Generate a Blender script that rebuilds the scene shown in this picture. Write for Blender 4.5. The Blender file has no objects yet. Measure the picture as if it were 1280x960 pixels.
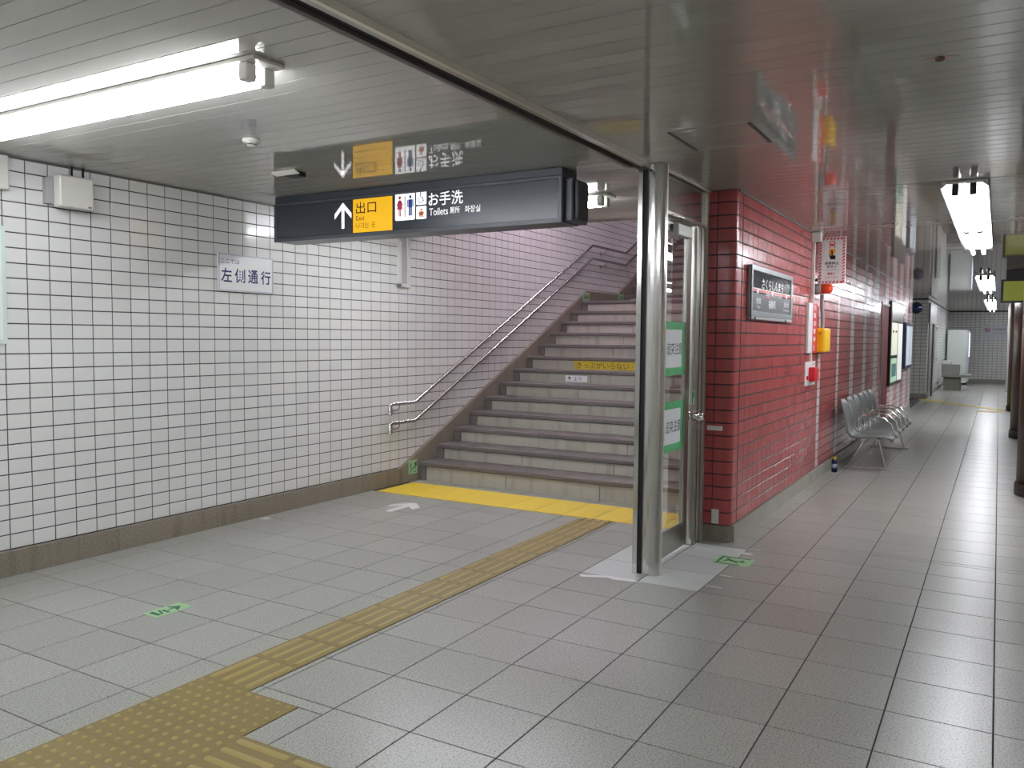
import bpy, bmesh, math, random
from mathutils import Vector, Matrix
random.seed(7)
SC = bpy.context.scene
COL = SC.collection
PI = math.pi

# ------------------------------------------------------------------ camera
CAM = Vector((0, 0, 1.5687)); F = 1035.42
yaw, pitch, roll = .5306, .056, .0082
fw = Vector((math.cos(yaw)*math.cos(pitch), math.sin(yaw)*math.cos(pitch), -math.sin(pitch)))
rt0 = Vector((math.sin(yaw), -math.cos(yaw), 0)); up0 = rt0.cross(fw)
rt = math.cos(roll)*rt0 + math.sin(roll)*up0
up = -math.sin(roll)*rt0 + math.cos(roll)*up0
cam = bpy.data.cameras.new('camera'); cam.sensor_width = 36; cam.lens = F*36/1280
cam.clip_start = .05; cam.clip_end = 200
camo = bpy.data.objects.new('camera', cam); COL.objects.link(camo)
camo.matrix_world = Matrix((( rt.x, up.x, -fw.x, CAM.x), (rt.y, up.y, -fw.y, CAM.y), (rt.z, up.z, -fw.z, CAM.z), (0, 0, 0, 1)))
SC.camera = camo

def project(p):
    d = Vector(p)-CAM; z = d.dot(fw)
    if z < .05: return None
    return (640+F*d.dot(rt)/z, 480-F*d.dot(up)/z, z)
def score(c, u, v):
    """area in the photograph of a patch with centre c and half edges u, v (0 when out of the frame)"""
    c = Vector(c); q = project(c); a = project(c+Vector(u)); b = project(c+Vector(v))
    if not q or not a or not b: return 0
    if q[0] < -60 or q[0] > 1340 or q[1] < -60 or q[1] > 1020: return 0
    return abs((a[0]-q[0])*(b[1]-q[1])-(a[1]-q[1])*(b[0]-q[0]))*4

# ------------------------------------------------------------------ world, exposure
w = bpy.data.worlds.new('world'); SC.world = w; w.use_nodes = True
w.node_tree.nodes['Background'].inputs[0].default_value = (.8, .85, .9, 1)
w.node_tree.nodes['Background'].inputs[1].default_value = .02
SC.view_settings.view_transform = 'Standard'; SC.view_settings.look = 'None'
SC.view_settings.exposure = 0.1; SC.view_settings.gamma = 1; SC.view_settings.use_curve_mapping = False
TUBE_POWER = 45.0          # emission strength of the fluorescent tubes

# ------------------------------------------------------------------ materials
MATS = {}
def s2l(c):
    return tuple((x/255/12.92 if x/255 <= .04045 else ((x/255+.055)/1.055)**2.4) for x in c)
def mat(name, rgb, rough=.5, metal=0, spec=.5, emit=0, trans=0, coat=0):
    if name in MATS: return MATS[name]
    m = bpy.data.materials.new(name); m.use_nodes = True
    b = m.node_tree.nodes['Principled BSDF']
    c = s2l(rgb)+(1,)
    b.inputs['Base Color'].default_value = c
    b.inputs['Roughness'].default_value = rough
    b.inputs['Metallic'].default_value = metal
    b.inputs['Specular IOR Level'].default_value = spec
    b.inputs['Transmission Weight'].default_value = trans
    b.inputs['Coat Weight'].default_value = coat
    if emit:
        b.inputs['Emission Color'].default_value = c
        b.inputs['Emission Strength'].default_value = emit
    MATS[name] = m; return m
def nodes(m): return m.node_tree.nodes, m.node_tree.links, m.node_tree.nodes['Principled BSDF']
def tone(m, rgb, amount, speck=None, rough=None, bump=None, blotch=None, streak=None):
    """piece to piece tone, mineral specks, blotches and fine relief; colours stay with the stone"""
    N, L, b = nodes(m)
    geo = N.new('ShaderNodeNewGeometry'); oi = N.new('ShaderNodeObjectInfo')
    add = N.new('ShaderNodeMath'); add.operation = 'ADD'; L.new(geo.outputs['Random Per Island'], add.inputs[0]); L.new(oi.outputs['Random'], add.inputs[1])
    fr = N.new('ShaderNodeMath'); fr.operation = 'FRACT'; L.new(add.outputs[0], fr.inputs[0])
    mr = N.new('ShaderNodeMapRange'); L.new(fr.outputs[0], mr.inputs[0]); mr.inputs[3].default_value = 1-amount; mr.inputs[4].default_value = 1+amount
    base = N.new('ShaderNodeRGB'); base.outputs[0].default_value = s2l(rgb)+(1,)
    vm = N.new('ShaderNodeVectorMath'); vm.operation = 'SCALE'; L.new(base.outputs[0], vm.inputs[0]); L.new(mr.outputs[0], vm.inputs['Scale'])
    out = vm.outputs[0]
    if blotch:
        sc, dark, col = blotch
        n = N.new('ShaderNodeTexNoise'); n.inputs['Scale'].default_value = sc; n.inputs['Detail'].default_value = 4; L.new(geo.outputs['Position'], n.inputs['Vector'])
        r = N.new('ShaderNodeMapRange'); L.new(n.outputs['Fac'], r.inputs[0]); r.inputs[1].default_value = .42; r.inputs[2].default_value = .72; r.inputs[4].default_value = dark
        mx = N.new('ShaderNodeMix'); mx.data_type = 'RGBA'; L.new(r.outputs[0], mx.inputs[0]); L.new(out, mx.inputs[6]); mx.inputs[7].default_value = s2l(col)+(1,)
        out = mx.outputs[2]
    if streak:
        sx, amt, col = streak
        mp = N.new('ShaderNodeMapping'); mp.inputs['Scale'].default_value = (sx, sx, sx*.12); L.new(geo.outputs['Position'], mp.inputs[0])
        n = N.new('ShaderNodeTexNoise'); n.inputs['Scale'].default_value = 1; n.inputs['Detail'].default_value = 3; L.new(mp.outputs[0], n.inputs['Vector'])
        r = N.new('ShaderNodeMapRange'); L.new(n.outputs['Fac'], r.inputs[0]); r.inputs[1].default_value = .5; r.inputs[2].default_value = .75; r.inputs[4].default_value = amt
        mx = N.new('ShaderNodeMix'); mx.data_type = 'RGBA'; L.new(r.outputs[0], mx.inputs[0]); L.new(out, mx.inputs[6]); mx.inputs[7].default_value = s2l(col)+(1,)
        out = mx.outputs[2]
    if speck:
        for sc, lo, hi, col, amt in speck:
            n = N.new('ShaderNodeTexNoise'); n.inputs['Scale'].default_value = sc; n.inputs['Detail'].default_value = 2; n.inputs['Roughness'].default_value = .7; L.new(geo.outputs['Position'], n.inputs['Vector'])
            r = N.new('ShaderNodeMapRange'); L.new(n.outputs['Fac'], r.inputs[0]); r.inputs[1].default_value = lo; r.inputs[2].default_value = hi; r.inputs[4].default_value = amt
            mx = N.new('ShaderNodeMix'); mx.data_type = 'RGBA'; L.new(r.outputs[0], mx.inputs[0]); L.new(out, mx.inputs[6]); mx.inputs[7].default_value = s2l(col)+(1,)
            out = mx.outputs[2]
    L.new(out, b.inputs['Base Color'])
    if rough:
        n = N.new('ShaderNodeTexNoise'); n.inputs['Scale'].default_value = rough[2]; n.inputs['Detail'].default_value = 4; L.new(geo.outputs['Position'], n.inputs['Vector'])
        r = N.new('ShaderNodeMapRange'); L.new(n.outputs['Fac'], r.inputs[0]); r.inputs[1].default_value = .3; r.inputs[2].default_value = .7; r.inputs[3].default_value = rough[0]; r.inputs[4].default_value = rough[1]
        L.new(r.outputs[0], b.inputs['Roughness'])
    if bump:
        n = N.new('ShaderNodeTexNoise'); n.inputs['Scale'].default_value = bump[0]; n.inputs['Detail'].default_value = 3; L.new(geo.outputs['Position'], n.inputs['Vector'])
        bp = N.new('ShaderNodeBump'); bp.inputs['Strength'].default_value = bump[1]; bp.inputs['Distance'].default_value = bump[2]; L.new(n.outputs['Fac'], bp.inputs['Height']); L.new(bp.outputs[0], b.inputs['Normal'])
    return m

WTILE = tone(mat('white_glazed_tile', (212, 211, 205), .16), (222, 222, 219), .035, blotch=(.8, .3, (208, 203, 192)), bump=(9, .12, .01))
RTILE = tone(mat('red_glazed_tile', (165, 72, 70), .2), (164, 74, 74), .07, streak=(14, .5, (176, 92, 88)), bump=(30, .15, .01))
PTILE = tone(mat('pale_striped_tile', (205, 200, 195), .18), (208, 202, 196), .04, bump=(25, .15, .01))
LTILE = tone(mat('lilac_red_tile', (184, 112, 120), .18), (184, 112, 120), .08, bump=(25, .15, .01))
GROUT = mat('dark_grout', (62, 60, 66), .8)
RGROUT = mat('brown_grout', (48, 34, 36), .85)
FTILE = tone(mat('grey_granite_tile', (170, 168, 163), .3), (156, 157, 149), .075,
             speck=[(120, .5, .64, (92, 92, 92), .8), (90, .55, .7, (196, 196, 194), .45)])
FNEW = tone(mat('new_granite_tile', (190, 194, 192), .35), (196, 200, 197), .03,
            speck=[(110, .58, .68, (150, 152, 150), .7)], rough=(.3, .36, 1))
FJOINT = mat('floor_joint', (66, 62, 58), .85)
BASE = tone(mat('speckled_stone_skirting', (120, 112, 102), .4), (134, 126, 112), .05, speck=[(110, .52, .66, (84, 76, 64), .8), (90, .58, .7, (176, 166, 148), .6)], streak=(14, .5, (104, 88, 66)), rough=(.3, .45, 4))
BASEP = tone(mat('pale_stone_skirting', (150, 146, 134), .4), (150, 148, 136), .03, speck=[(170, .58, .68, (100, 98, 88), .6)], rough=(.3, .45, 4))
NOSE = tone(mat('stair_granite', (92, 84, 82), .5), (108, 102, 98), .04, speck=[(110, .52, .66, (50, 46, 46), .8), (130, .6, .7, (150, 140, 136), .6)], rough=(.4, .6, 5))
RISER = tone(mat('riser_stone', (165, 160, 150), .5), (170, 165, 154), .04, speck=[(180, .6, .72, (130, 124, 114), .5)], streak=(10, .55, (128, 124, 108)), rough=(.4, .6, 5))
CEIL = tone(mat('enamelled_ceiling_panel', (166, 164, 156), .045, spec=.85), (166, 164, 156), .012, bump=(3, .04, .01))
CGAP = mat('ceiling_gap', (70, 68, 64), .7)
STEEL = mat('brushed_stainless', (204, 203, 198), .16, 1)
_N, _L, _b = nodes(STEEL); _b.inputs['Anisotropic'].default_value = .6
STEELD = mat('dull_stainless', (172, 170, 162), .3, 1)
ALU = mat('aluminium', (176, 174, 165), .35, .8)
CHROME = mat('chrome', (225, 224, 220), .2, 1)
BLACK = mat('black_rubber', (14, 14, 20), .6)
DARK = mat('black_lacquer', (22, 22, 26), .3)
SIGNM = mat('sign_charcoal', (62, 68, 76), .35)
SIGNF = mat('sign_face_charcoal', (60, 66, 74), .25)
WHITE = mat('white_print', (240, 240, 238), .5)
WHITEL = mat('backlit_white', (250, 250, 250), .5, emit=.75)
YELL = mat('backlit_yellow', (244, 184, 20), .5, emit=.5)
BLKP = mat('black_print', (28, 26, 26), .6)
NAVY = mat('navy_print', (18, 28, 92), .6)
REDP = mat('red_print', (200, 40, 50), .5)
BLUEP = mat('blue_print', (40, 80, 170), .5)
PINKP = mat('pink_print', (214, 70, 110), .5)
ORANGEP = mat('orange_print', (236, 120, 50), .5)
GREYP = mat('grey_print', (120, 120, 120), .5)
TACT = tone(mat('ochre_tactile', (150, 130, 62), .5), (124, 109, 60), .04, blotch=(3, .3, (112, 98, 58)))
TACTB = mat('worn_tactile_bump', (156, 138, 80), .45)
YST = tone(mat('yellow_tactile', (222, 184, 40), .5), (204, 174, 40), .02, blotch=(6, .2, (192, 164, 44)))
GREENL = mat('pale_green_sticker', (158, 198, 148), .5)
GREEND = mat('dark_green_print', (14, 92, 62), .5)
GREENT = mat('green_tape', (88, 176, 116), .6)
PAPER = mat('white_paper', (232, 234, 236), .7)
PLASTIC = mat('white_plastic', (214, 212, 204), .4)
GREYPL = mat('grey_plastic', (158, 158, 156), .45)
YBOX = mat('yellow_enamel', (232, 180, 8), .35)
RLAMP = mat('orange_red_lens', (226, 66, 22), .2, coat=.5)
REDPL = mat('red_plastic', (206, 24, 40), .35)
SEATM = tone(mat('grey_seat_shell', (108, 112, 109), .4), (106, 110, 107), .02)
BROWN = tone(mat('brown_column_tile', (84, 60, 50), .3), (86, 64, 54), .06)
DRED = mat('dark_red_door', (104, 34, 36), .75)
GLASSM = bpy.data.materials.new('clear_glass'); GLASSM.use_nodes = True
_b = GLASSM.node_tree.nodes['Principled BSDF']; _b.inputs['Transmission Weight'].default_value = 1; _b.inputs['Roughness'].default_value = 0; _b.inputs['IOR'].default_value = 1.45
_b.inputs['Base Color'].default_value = (.96, .98, .97, 1)
TUBEM = mat('lit_tube', (244, 247, 255), .4, emit=TUBE_POWER)
TUBEP = mat('lit_tube_warm', (250, 230, 250), .4, emit=TUBE_POWER*1.5)

# ------------------------------------------------------------------ builders
ROOTS = {}
def setp(o, label=None, cat=None, group=None, kind=None):
    if label: o['label'] = label
    if cat: o['category'] = cat
    if group: o['group'] = group
    if kind: o['kind'] = kind
    return o
def empty(name, loc, label=None, cat=None, group=None, kind=None):
    o = bpy.data.objects.new(name, None); COL.objects.link(o); o.location = loc; o.empty_display_size = .1
    return setp(o, label, cat, group, kind)
def origin(o):
    p = Vector((0, 0, 0))
    while o is not None:
        p = p+o.location; o = o.parent
    return p
class B:
    def __init__(s): s.v = []; s.f = []; s.m = []; s.sm = []; s.mats = []
    def add(s, vs, fs, m=0, smooth=False):
        n = len(s.v); s.v += [tuple(x) for x in vs]
        for f in fs: s.f.append([i+n for i in f]); s.m.append(m); s.sm.append(smooth)
        return s
    def box(s, x0, x1, y0, y1, z0, z1, m=0):
        vs = [(x0,y0,z0),(x1,y0,z0),(x1,y1,z0),(x0,y1,z0),(x0,y0,z1),(x1,y0,z1),(x1,y1,z1),(x0,y1,z1)]
        return s.add(vs, [(0,3,2,1),(4,5,6,7),(0,1,5,4),(1,2,6,5),(2,3,7,6),(3,0,4,7)], m)
    def prism(s, poly, ax, a, b, m=0, smooth=False):
        """poly: 2D points on the two axes that are not ax (cyclic order); extruded from a to b along ax"""
        n = len(poly)
        def P(p, t):
            if ax == 0: return (t, p[0], p[1])
            if ax == 1: return (p[0], t, p[1])
            return (p[0], p[1], t)
        vs = [P(p, a) for p in poly]+[P(p, b) for p in poly]
        ar = sum(poly[i][0]*poly[(i+1)%n][1]-poly[(i+1)%n][0]*poly[i][1] for i in range(n))
        flip = (ar > 0) == (b > a)
        if ax == 1: flip = not flip
        fs = []
        for i in range(n):
            j = (i+1) % n
            fs.append((i, j, n+j, n+i) if flip else (j, i, n+i, n+j))
        s.add(vs, fs, m, smooth)
        c1 = list(range(n)); c2 = list(range(n, 2*n))
        s.add(vs, [c1[::-1] if flip else c1, c2 if flip else c2[::-1]], m)
        return s
    def tube(s, pts, r, n=10, m=0, cap=True):
        pts = [Vector(p) for p in pts]; rs = r if isinstance(r, (list, tuple)) else [r]*len(pts)
        rings = []
        t0 = (pts[1]-pts[0]).normalized(); ref = Vector((0, 0, 1)) if abs(t0.z) < .9 else Vector((1, 0, 0))
        a = t0.cross(ref).normalized()
        for i, p in enumerate(pts):
            t = (pts[min(i+1, len(pts)-1)]-pts[max(i-1, 0)]).normalized()
            a = (a-t*a.dot(t)).normalized(); b = t.cross(a)
            rings.append([p+(a*math.cos(2*PI*k/n)+b*math.sin(2*PI*k/n))*rs[i] for k in range(n)])
        vs = [q for R in rings for q in R]; fs = []
        for i in range(len(pts)-1):
            for k in range(n): fs.append((i*n+k, i*n+(k+1) % n, (i+1)*n+(k+1) % n, (i+1)*n+k))
        s.add(vs, fs, m, True)
        if cap: s.add(rings[0]+rings[-1], [list(range(n))[::-1], list(range(n, 2*n))], m)
        return s
    def cyl(s, c, ax, r, h, n=20, m=0, r2=None):
        c = Vector(c); d = [Vector((1,0,0)), Vector((0,1,0)), Vector((0,0,1))][ax]
        return s.tube([c, c+d*h], [r, r2 if r2 is not None else r], n, m)
    def lathe(s, c, prof, n=20, m=0, ax=2):
        vs = []; fs = []
        for (r, h) in prof:
            for k in range(n):
                a = 2*PI*k/n; u, v = r*math.cos(a), r*math.sin(a)
                q = (u, v, h) if ax == 2 else ((h, u, v) if ax == 0 else (v, h, u))
                vs.append((c[0]+q[0], c[1]+q[1], c[2]+q[2]))
        for i in range(len(prof)-1):
            for k in range(n): fs.append((i*n+k, i*n+(k+1) % n, (i+1)*n+(k+1) % n, (i+1)*n+k))
        fs.append(list(range(n))[::-1]); fs.append([(len(prof)-1)*n+k for k in range(n)])
        return s.add(vs, fs, m, True)
    def build(s, name, mats, parent=None, bevel=0, loc=None, seg=2, **kw):
        me = bpy.data.meshes.new(name)
        if parent is not None: o0 = origin(parent)
        elif loc is not None: o0 = Vector(loc)
        else:
            xs = [v[0] for v in s.v]; ys = [v[1] for v in s.v]; zs = [v[2] for v in s.v]
            o0 = Vector(((min(xs)+max(xs))/2, (min(ys)+max(ys))/2, min(zs)))
        me.from_pydata([(v[0]-o0.x, v[1]-o0.y, v[2]-o0.z) for v in s.v], [], s.f)
        if not isinstance(mats, (list, tuple)): mats = [mats]
        for m in mats: me.materials.append(m)
        for i, p in enumerate(me.polygons): p.material_index = s.m[i]; p.use_smooth = s.sm[i]
        me.update()
        if bevel:
            bm = bmesh.new(); bm.from_mesh(me); bmesh.ops.remove_doubles(bm, verts=bm.verts, dist=1e-5)
            ed = [e for e in bm.edges if len(e.link_faces) == 2 and e.calc_face_angle(0) > .6]
            bmesh.ops.bevel(bm, geom=ed, offset=bevel, segments=seg, affect='EDGES', profile=.5); bm.to_mesh(me); bm.free()
        o = bpy.data.objects.new(name, me); COL.objects.link(o)
        if parent is not None: o.parent = parent
        else: o.location = o0
        return setp(o, kw.get('label'), kw.get('cat'), kw.get('group'), kw.get('kind'))

def text(body, c, R, U, wd, ht, m, parent, name='lettering', bold=0, **kw):
    """flat lettering fitted into a wd x ht rectangle centred on c, reading along R, upright along U"""
    cu = bpy.data.curves.new('t', 'FONT'); cu.body = body; cu.align_x = 'CENTER'; cu.resolution_u = 3; cu.offset = bold
    to = bpy.data.objects.new('t', cu); COL.objects.link(to)
    me = bpy.data.meshes.new_from_object(to.evaluated_get(bpy.context.evaluated_depsgraph_get()))
    bpy.data.objects.remove(to); bpy.data.curves.remove(cu)
    xs = [v.co.x for v in me.vertices]; ys = [v.co.y for v in me.vertices]
    x0, x1, y0, y1 = min(xs), max(xs), min(ys), max(ys)
    R = Vector(R).normalized(); U = Vector(U).normalized(); c = Vector(c)-origin(parent)
    for v in me.vertices:
        a = ((v.co.x-x0)/(x1-x0)-.5)*wd; b = ((v.co.y-y0)/(y1-y0)-.5)*ht
        v.co = c+R*a+U*b
    me.materials.clear(); me.materials.append(m)
    for p in me.polygons: p.material_index = 0
    o = bpy.data.objects.new(name, me); COL.objects.link(o); o.parent = parent
    return setp(o, **kw)
def decal(polys, c, R, U, m, parent, name, thick=.001, **kw):
    """flat printed shapes: polygons in (right, up) metres about c, given a paper's thickness"""
    R = Vector(R).normalized(); U = Vector(U).normalized(); Nn = R.cross(U); c = Vector(c)
    b = B()
    for poly in polys:
        ar = sum(poly[i][0]*poly[(i+1)%len(poly)][1]-poly[(i+1)%len(poly)][0]*poly[i][1] for i in range(len(poly)))
        if ar < 0: poly = poly[::-1]
        n = len(poly)
        lo = [c+R*p[0]+U*p[1] for p in poly]; hi = [q+Nn*thick for q in lo]
        b.add(lo+hi, [tuple(range(n))[::-1], tuple(range(n, 2*n))]+[(i, (i+1) % n, n+(i+1) % n, n+i) for i in range(n)])
    return b.build(name, m, parent, **kw)
def circ(cx, cy, r, n=16, a0=0, a1=2*PI, full=True):
    k = n if full else n+1
    return [(cx+r*math.cos(a0+(a1-a0)*i/n), cy+r*math.sin(a0+(a1-a0)*i/n)) for i in range(k)]
def rect(x0, y0, x1, y1): return [(x0, y0), (x1, y0), (x1, y1), (x0, y1)]
def bar(x0, y0, x1, y1, w):
    d = math.hypot(x1-x0, y1-y0); nx, ny = -(y1-y0)/d*w/2, (x1-x0)/d*w/2
    return [(x0+nx, y0+ny), (x0-nx, y0-ny), (x1-nx, y1-ny), (x1+nx, y1+ny)]

# --- pieces on a plane: each piece a shallow frustum; the largest `limit` in view are objects, the rest one mesh
PIECE = {}
def piece_mesh(key, w_, h_, t, ch, m):
    k = (key, round(w_, 3), round(h_, 3), t, m.name)
    if k not in PIECE:
        me = bpy.data.meshes.new(key); a, b = w_/2, h_/2
        vs = [(-a,-b,0),(a,-b,0),(a,b,0),(-a,b,0),(-a,-b,t-ch),(a,-b,t-ch),(a,b,t-ch),(-a,b,t-ch),(-a+ch,-b+ch,t),(a-ch,-b+ch,t),(a-ch,b-ch,t),(-a+ch,b-ch,t)]
        fs = [(0,1,5,4),(1,2,6,5),(2,3,7,6),(3,0,4,7),(4,5,9,8),(5,6,10,9),(6,7,11,10),(7,4,8,11),(8,9,10,11)]
        me.from_pydata(vs, [], fs); me.materials.append(m); me.update(); PIECE[k] = me
    return PIECE[k]
def lay(cells, Uv, Vv, name, restname, parent, t, ch, limit=300, tilt=.004, minpx=40):
    """cells: (centre, w, h, material) on plane with axes Uv, Vv"""
    Uv = Vector(Uv); Vv = Vector(Vv); Nv = Uv.cross(Vv)
    sc = [(score(c, Uv*w_/2, Vv*h_/2), i) for i, (c, w_, h_, m) in enumerate(cells)]
    sc.sort(reverse=True)
    one = set(i for s_, i in sc[:limit] if s_ > minpx)
    base = Matrix((Uv, Vv, Nv)).transposed()
    po = origin(parent); mats = []; b = B()
    for i, (c, w_, h_, m) in enumerate(cells):
        rm = base @ Matrix.Rotation(random.uniform(-tilt, tilt), 3, 'X') @ Matrix.Rotation(random.uniform(-tilt, tilt), 3, 'Y')
        me = piece_mesh(name, w_, h_, t, ch, m)
        if i in one:
            o = bpy.data.objects.new(name, me); COL.objects.link(o); o.parent = parent
            o.matrix_local = Matrix.Translation(Vector(c)-po) @ rm.to_4x4()
        else:
            if m not in mats: mats.append(m)
            b.add([Vector(c)+rm @ v.co for v in me.vertices], [tuple(p.vertices) for p in me.polygons], mats.index(m))
    if b.v: b.build(restname, mats, parent, kind='stuff')
def grid(lo, hi, pitch, start):
    """cell edges between lo and hi on a grid start + k pitch"""
    k = math.ceil((lo-start)/pitch+1e-6); e = [lo]
    while start+k*pitch < hi-1e-6: e.append(start+k*pitch); k += 1
    e.append(hi); return [(e[i], e[i+1]) for i in range(len(e)-1) if e[i+1]-e[i] > .012]
def subtract(r, holes):
    out = [r]
    for h in holes:
        nx = []
        for (a0, a1, b0, b1) in out:
            if h[1] <= a0 or h[0] >= a1 or h[3] <= b0 or h[2] >= b1: nx.append((a0, a1, b0, b1)); continue
            if h[0] > a0: nx.append((a0, h[0], b0, b1))
            if h[1] < a1: nx.append((h[1], a1, b0, b1))
            m0, m1 = max(a0, h[0]), min(a1, h[1])
            if h[2] > b0: nx.append((m0, m1, b0, h[2]))
            if h[3] < b1: nx.append((m0, m1, h[3], b1))
        out = nx
    return [q for q in out if q[1]-q[0] > .012 and q[3]-q[2] > .012]

W = 5.494                     # left wall face
H = 2.70                      # ceiling
X0, X1 = -5.0, 36.0           # ends of the hall
YR = -4.0                     # far right side
SX, SZ, ST, SR = 7.27, .2, .339, .1605      # stairs: first nosing x, z, tread, riser
NST = 13
LAND0 = SX+(NST-1)*ST; LANDZ = SZ+(NST-1)*SR; LAND1 = 12.97
def stringer_z(x):
    if x < 6.97: return .168
    if x < 11.55: return .168+(x-6.97)*(2.29-.168)/(11.55-6.97)
    if x < 12.72: return 2.29
    return 2.29+(x-12.72)*.4735

# ================================================================== SETTING
# ---- floor
floor = B().box(X0, X1, YR, W+.1, -.12, -.004).build('floor', FJOINT, kind='structure')
holes = [(1.3, 2.5, 2.5, 3.1), (2.5, 6.5, 2.8, 3.1), (1.9, 2.2, -1.0, 2.5), (6.5, 7.1, 2.1, W)]
cells = []
def add_region(x0, x1, y0, y1, gx, gy):
    for a in grid(x0, x1, .4, gx):
        for b_ in grid(y0, y1, .4, gy):
            for q in subtract((a[0], a[1], b_[0], b_[1]), holes):
                cx, cy = (q[0]+q[1])/2, (q[2]+q[3])/2
                new = 4.93 < cx < 6.22 and 1.57 < cy < 2.37 and not (cy > 1.98 and cx < 4.97)
                cells.append(((cx, cy, -.003), q[1]-q[0]-.006, q[3]-q[2]-.006, FNEW if new else FTILE))
add_region(X0, 6.5, 3.1, W, 2.641, 3.273)
add_region(X0, 6.5, YR, 2.8, 2.57, 1.565)
add_region(X0, 2.5, 2.8, 3.1, 2.57, 1.565)
add_region(6.5, 7.3, 2.1, W, 2.641, 3.273)
add_region(6.5, X1, YR, 1.74, 2.57, 1.565)
add_region(25.0, X1, 1.74, 2.1, 2.57, 1.565)
lay(cells, (1, 0, 0), (0, 1, 0), 'floor_tile', 'distant_floor_tiles', floor, .003, .0012, tilt=.0006)

# ---- left wall with glazed tiles
wall_left = B().box(X0, 16.2, W-.003+.003, W+.15, 0, 6.2).build('wall_left', GROUT, kind='structure')
cp, rp, z0w = .14972, .0976, .168
cells = []
k = math.floor((X0-2.9386)/cp)+1
x = 2.9386+k*cp
while x+cp < 16.2:
    for r in range(0, 62):
        z = z0w+r*rp; cz = z+rp/2; cx = x+cp/2
        if x > 7.3 and z+rp < stringer_z(x)-.15: continue
        if x+cp < 7.47 and r > 25: continue
        if x >= 7.3 and z > stringer_z(x)+3.0: continue
        cells.append(((cx, W, cz), cp-.007, rp-.0075, WTILE))
    x += cp
lay(cells, (1, 0, 0), (0, 0, 1), 'wall_tile', 'distant_wall_tiles', wall_left, .004, .0015)

# ---- middle wall: the red tiled block between stairs and hall
YM = 1.74; XM = 6.3
mid = B()
mid.box(XM+.045, 21.0, YM, 2.1, 0, 5.4); mid.box(XM, XM+.045, YM+.045, 2.0, 0, H)
mid.prism(circ(XM+.045, YM+.045, .045, 6, PI, 1.5*PI, False)+[(XM+.045, YM+.045)], 2, 0, H)
wall_middle = mid.build('wall_middle', RGROUT, kind='structure')
rr, zr0 = .0992, .13
white = set([0, 8, 15, 16, 23, 24]+list(range(31, 34))+list(range(40, 43))+list(range(47, 51))+list(range(55, 59))+list(range(63, 67))+list(range(70, 76)))
cells = []; c2 = 0
i = -21
while 9.70+i*.1537 < 20.95:
    xa = 9.70+i*.1537
    for r in range(26):
        z = zr0+r*rr; h_ = min(rr, H-z)
        if 15.3 < xa < 16.38 and z < 2.2: continue
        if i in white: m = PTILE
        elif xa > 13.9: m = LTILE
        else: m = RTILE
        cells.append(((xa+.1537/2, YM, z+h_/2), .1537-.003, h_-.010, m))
    i += 1
lay(cells, (1, 0, 0), (0, 0, 1), 'wall_tile', 'distant_wall_tiles', wall_middle, .004, .0015, tilt=.007)
# flip: the face looks towards -Y
cells = []
for r in range(26):
    z = zr0+r*rr; h_ = min(rr, H-z)
    cells.append(((XM, (1.966+1.999)/2, z+h_/2), .028, h_-.010, RTILE))
    cells.append(((XM, (1.882+1.963)/2, z+h_/2), .075, h_-.010, RTILE))
lay(cells, (0, -1, 0), (0, 0, 1), 'wall_tile', 'distant_wall_tiles', wall_middle, .004, .0015, tilt=.006)
def corner_mesh(h_):
    rad = .049; cx, cy = .045, .045
    pts = [(-.004, 1.879-YM)]+circ(cx, cy, rad, 6, PI, 1.5*PI, False)+[(.153, -.004)]
    inner = [(.153, .004), (cx, .004), (.004, cy), (.004, 1.879-YM)]
    b = B(); b.prism(pts+inner, 2, .005, h_-.005)
    me = bpy.data.meshes.new('corner_tile'); me.from_pydata(b.v, [], b.f); me.materials.append(RTILE); me.update(); return me
cm = corner_mesh(rr)
for r in range(26):
    me = cm if r < 25 else corner_mesh(H-zr0-25*rr)
    o = bpy.data.objects.new('corner_tile', me); COL.objects.link(o); o.parent = wall_middle
    o.location = Vector((XM, YM, zr0+r*rr))-origin(wall_middle)
# skirtings
def skirt(name, boxes, m, joints=None):
    b = B()
    for q in boxes: b.box(*q)
    return b.build(name, m, kind='structure')
bl = B(); BY = 5.455
poly = [(X0, 0), (SX-.02, 0)]
root = empty('baseboard_left', (X0, BY, 0), kind='structure')
xs = [X0, -1.2, 1.15, 3.68, 4.56, 5.45, 6.35, 6.97]
for i in range(len(xs)-1):
    B().box(xs[i], xs[i+1]-.003, BY, W+.002, 0, .164).build('skirting_stone', BASE, root)
B().prism([(6.97, 0), (SX+.02, 0), (SX+.02, stringer_z(SX+.02)), (6.97, .164)], 1, BY-.01, W+.002).build('skirting_stone', BASE, root)
xs = [SX+.02+.9*i for i in range(6)]+[11.55, 12.72, 13.6, 14.5, 15.4]
xs = sorted(x for x in xs if x <= 11.56 or x > 12)
for i in range(len(xs)-1):
    a, c = xs[i], xs[i+1]-.003
    if c-a < .05: continue
    def lowz(x):
        if x > 12.72: return LANDZ-.2+(x-12.72)*.47
        return min(LANDZ-.1, SZ-.25+max(0, (x-SX))*.4735)
    B().prism([(a, lowz(a)), (c, lowz(c)), (c, stringer_z(c)), (a, stringer_z(a))], 1, BY-.01, W+.002).build('skirting_stone', BASE, root)
root = empty('baseboard_middle', (XM, YM, 0), kind='structure')
b = B(); b.box(XM-.008, XM+.04, YM+.04, 2.0, 0, .126)
b.prism(circ(XM+.045, YM+.045, .056, 6, PI, 1.5*PI, False)+[(XM+.06, YM+.045)], 2, 0, .126); b.build('skirting_stone', BASE, root)
xs = [XM+.045]+[8.2+2*i for i in range(4)]+[15.35]
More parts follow.
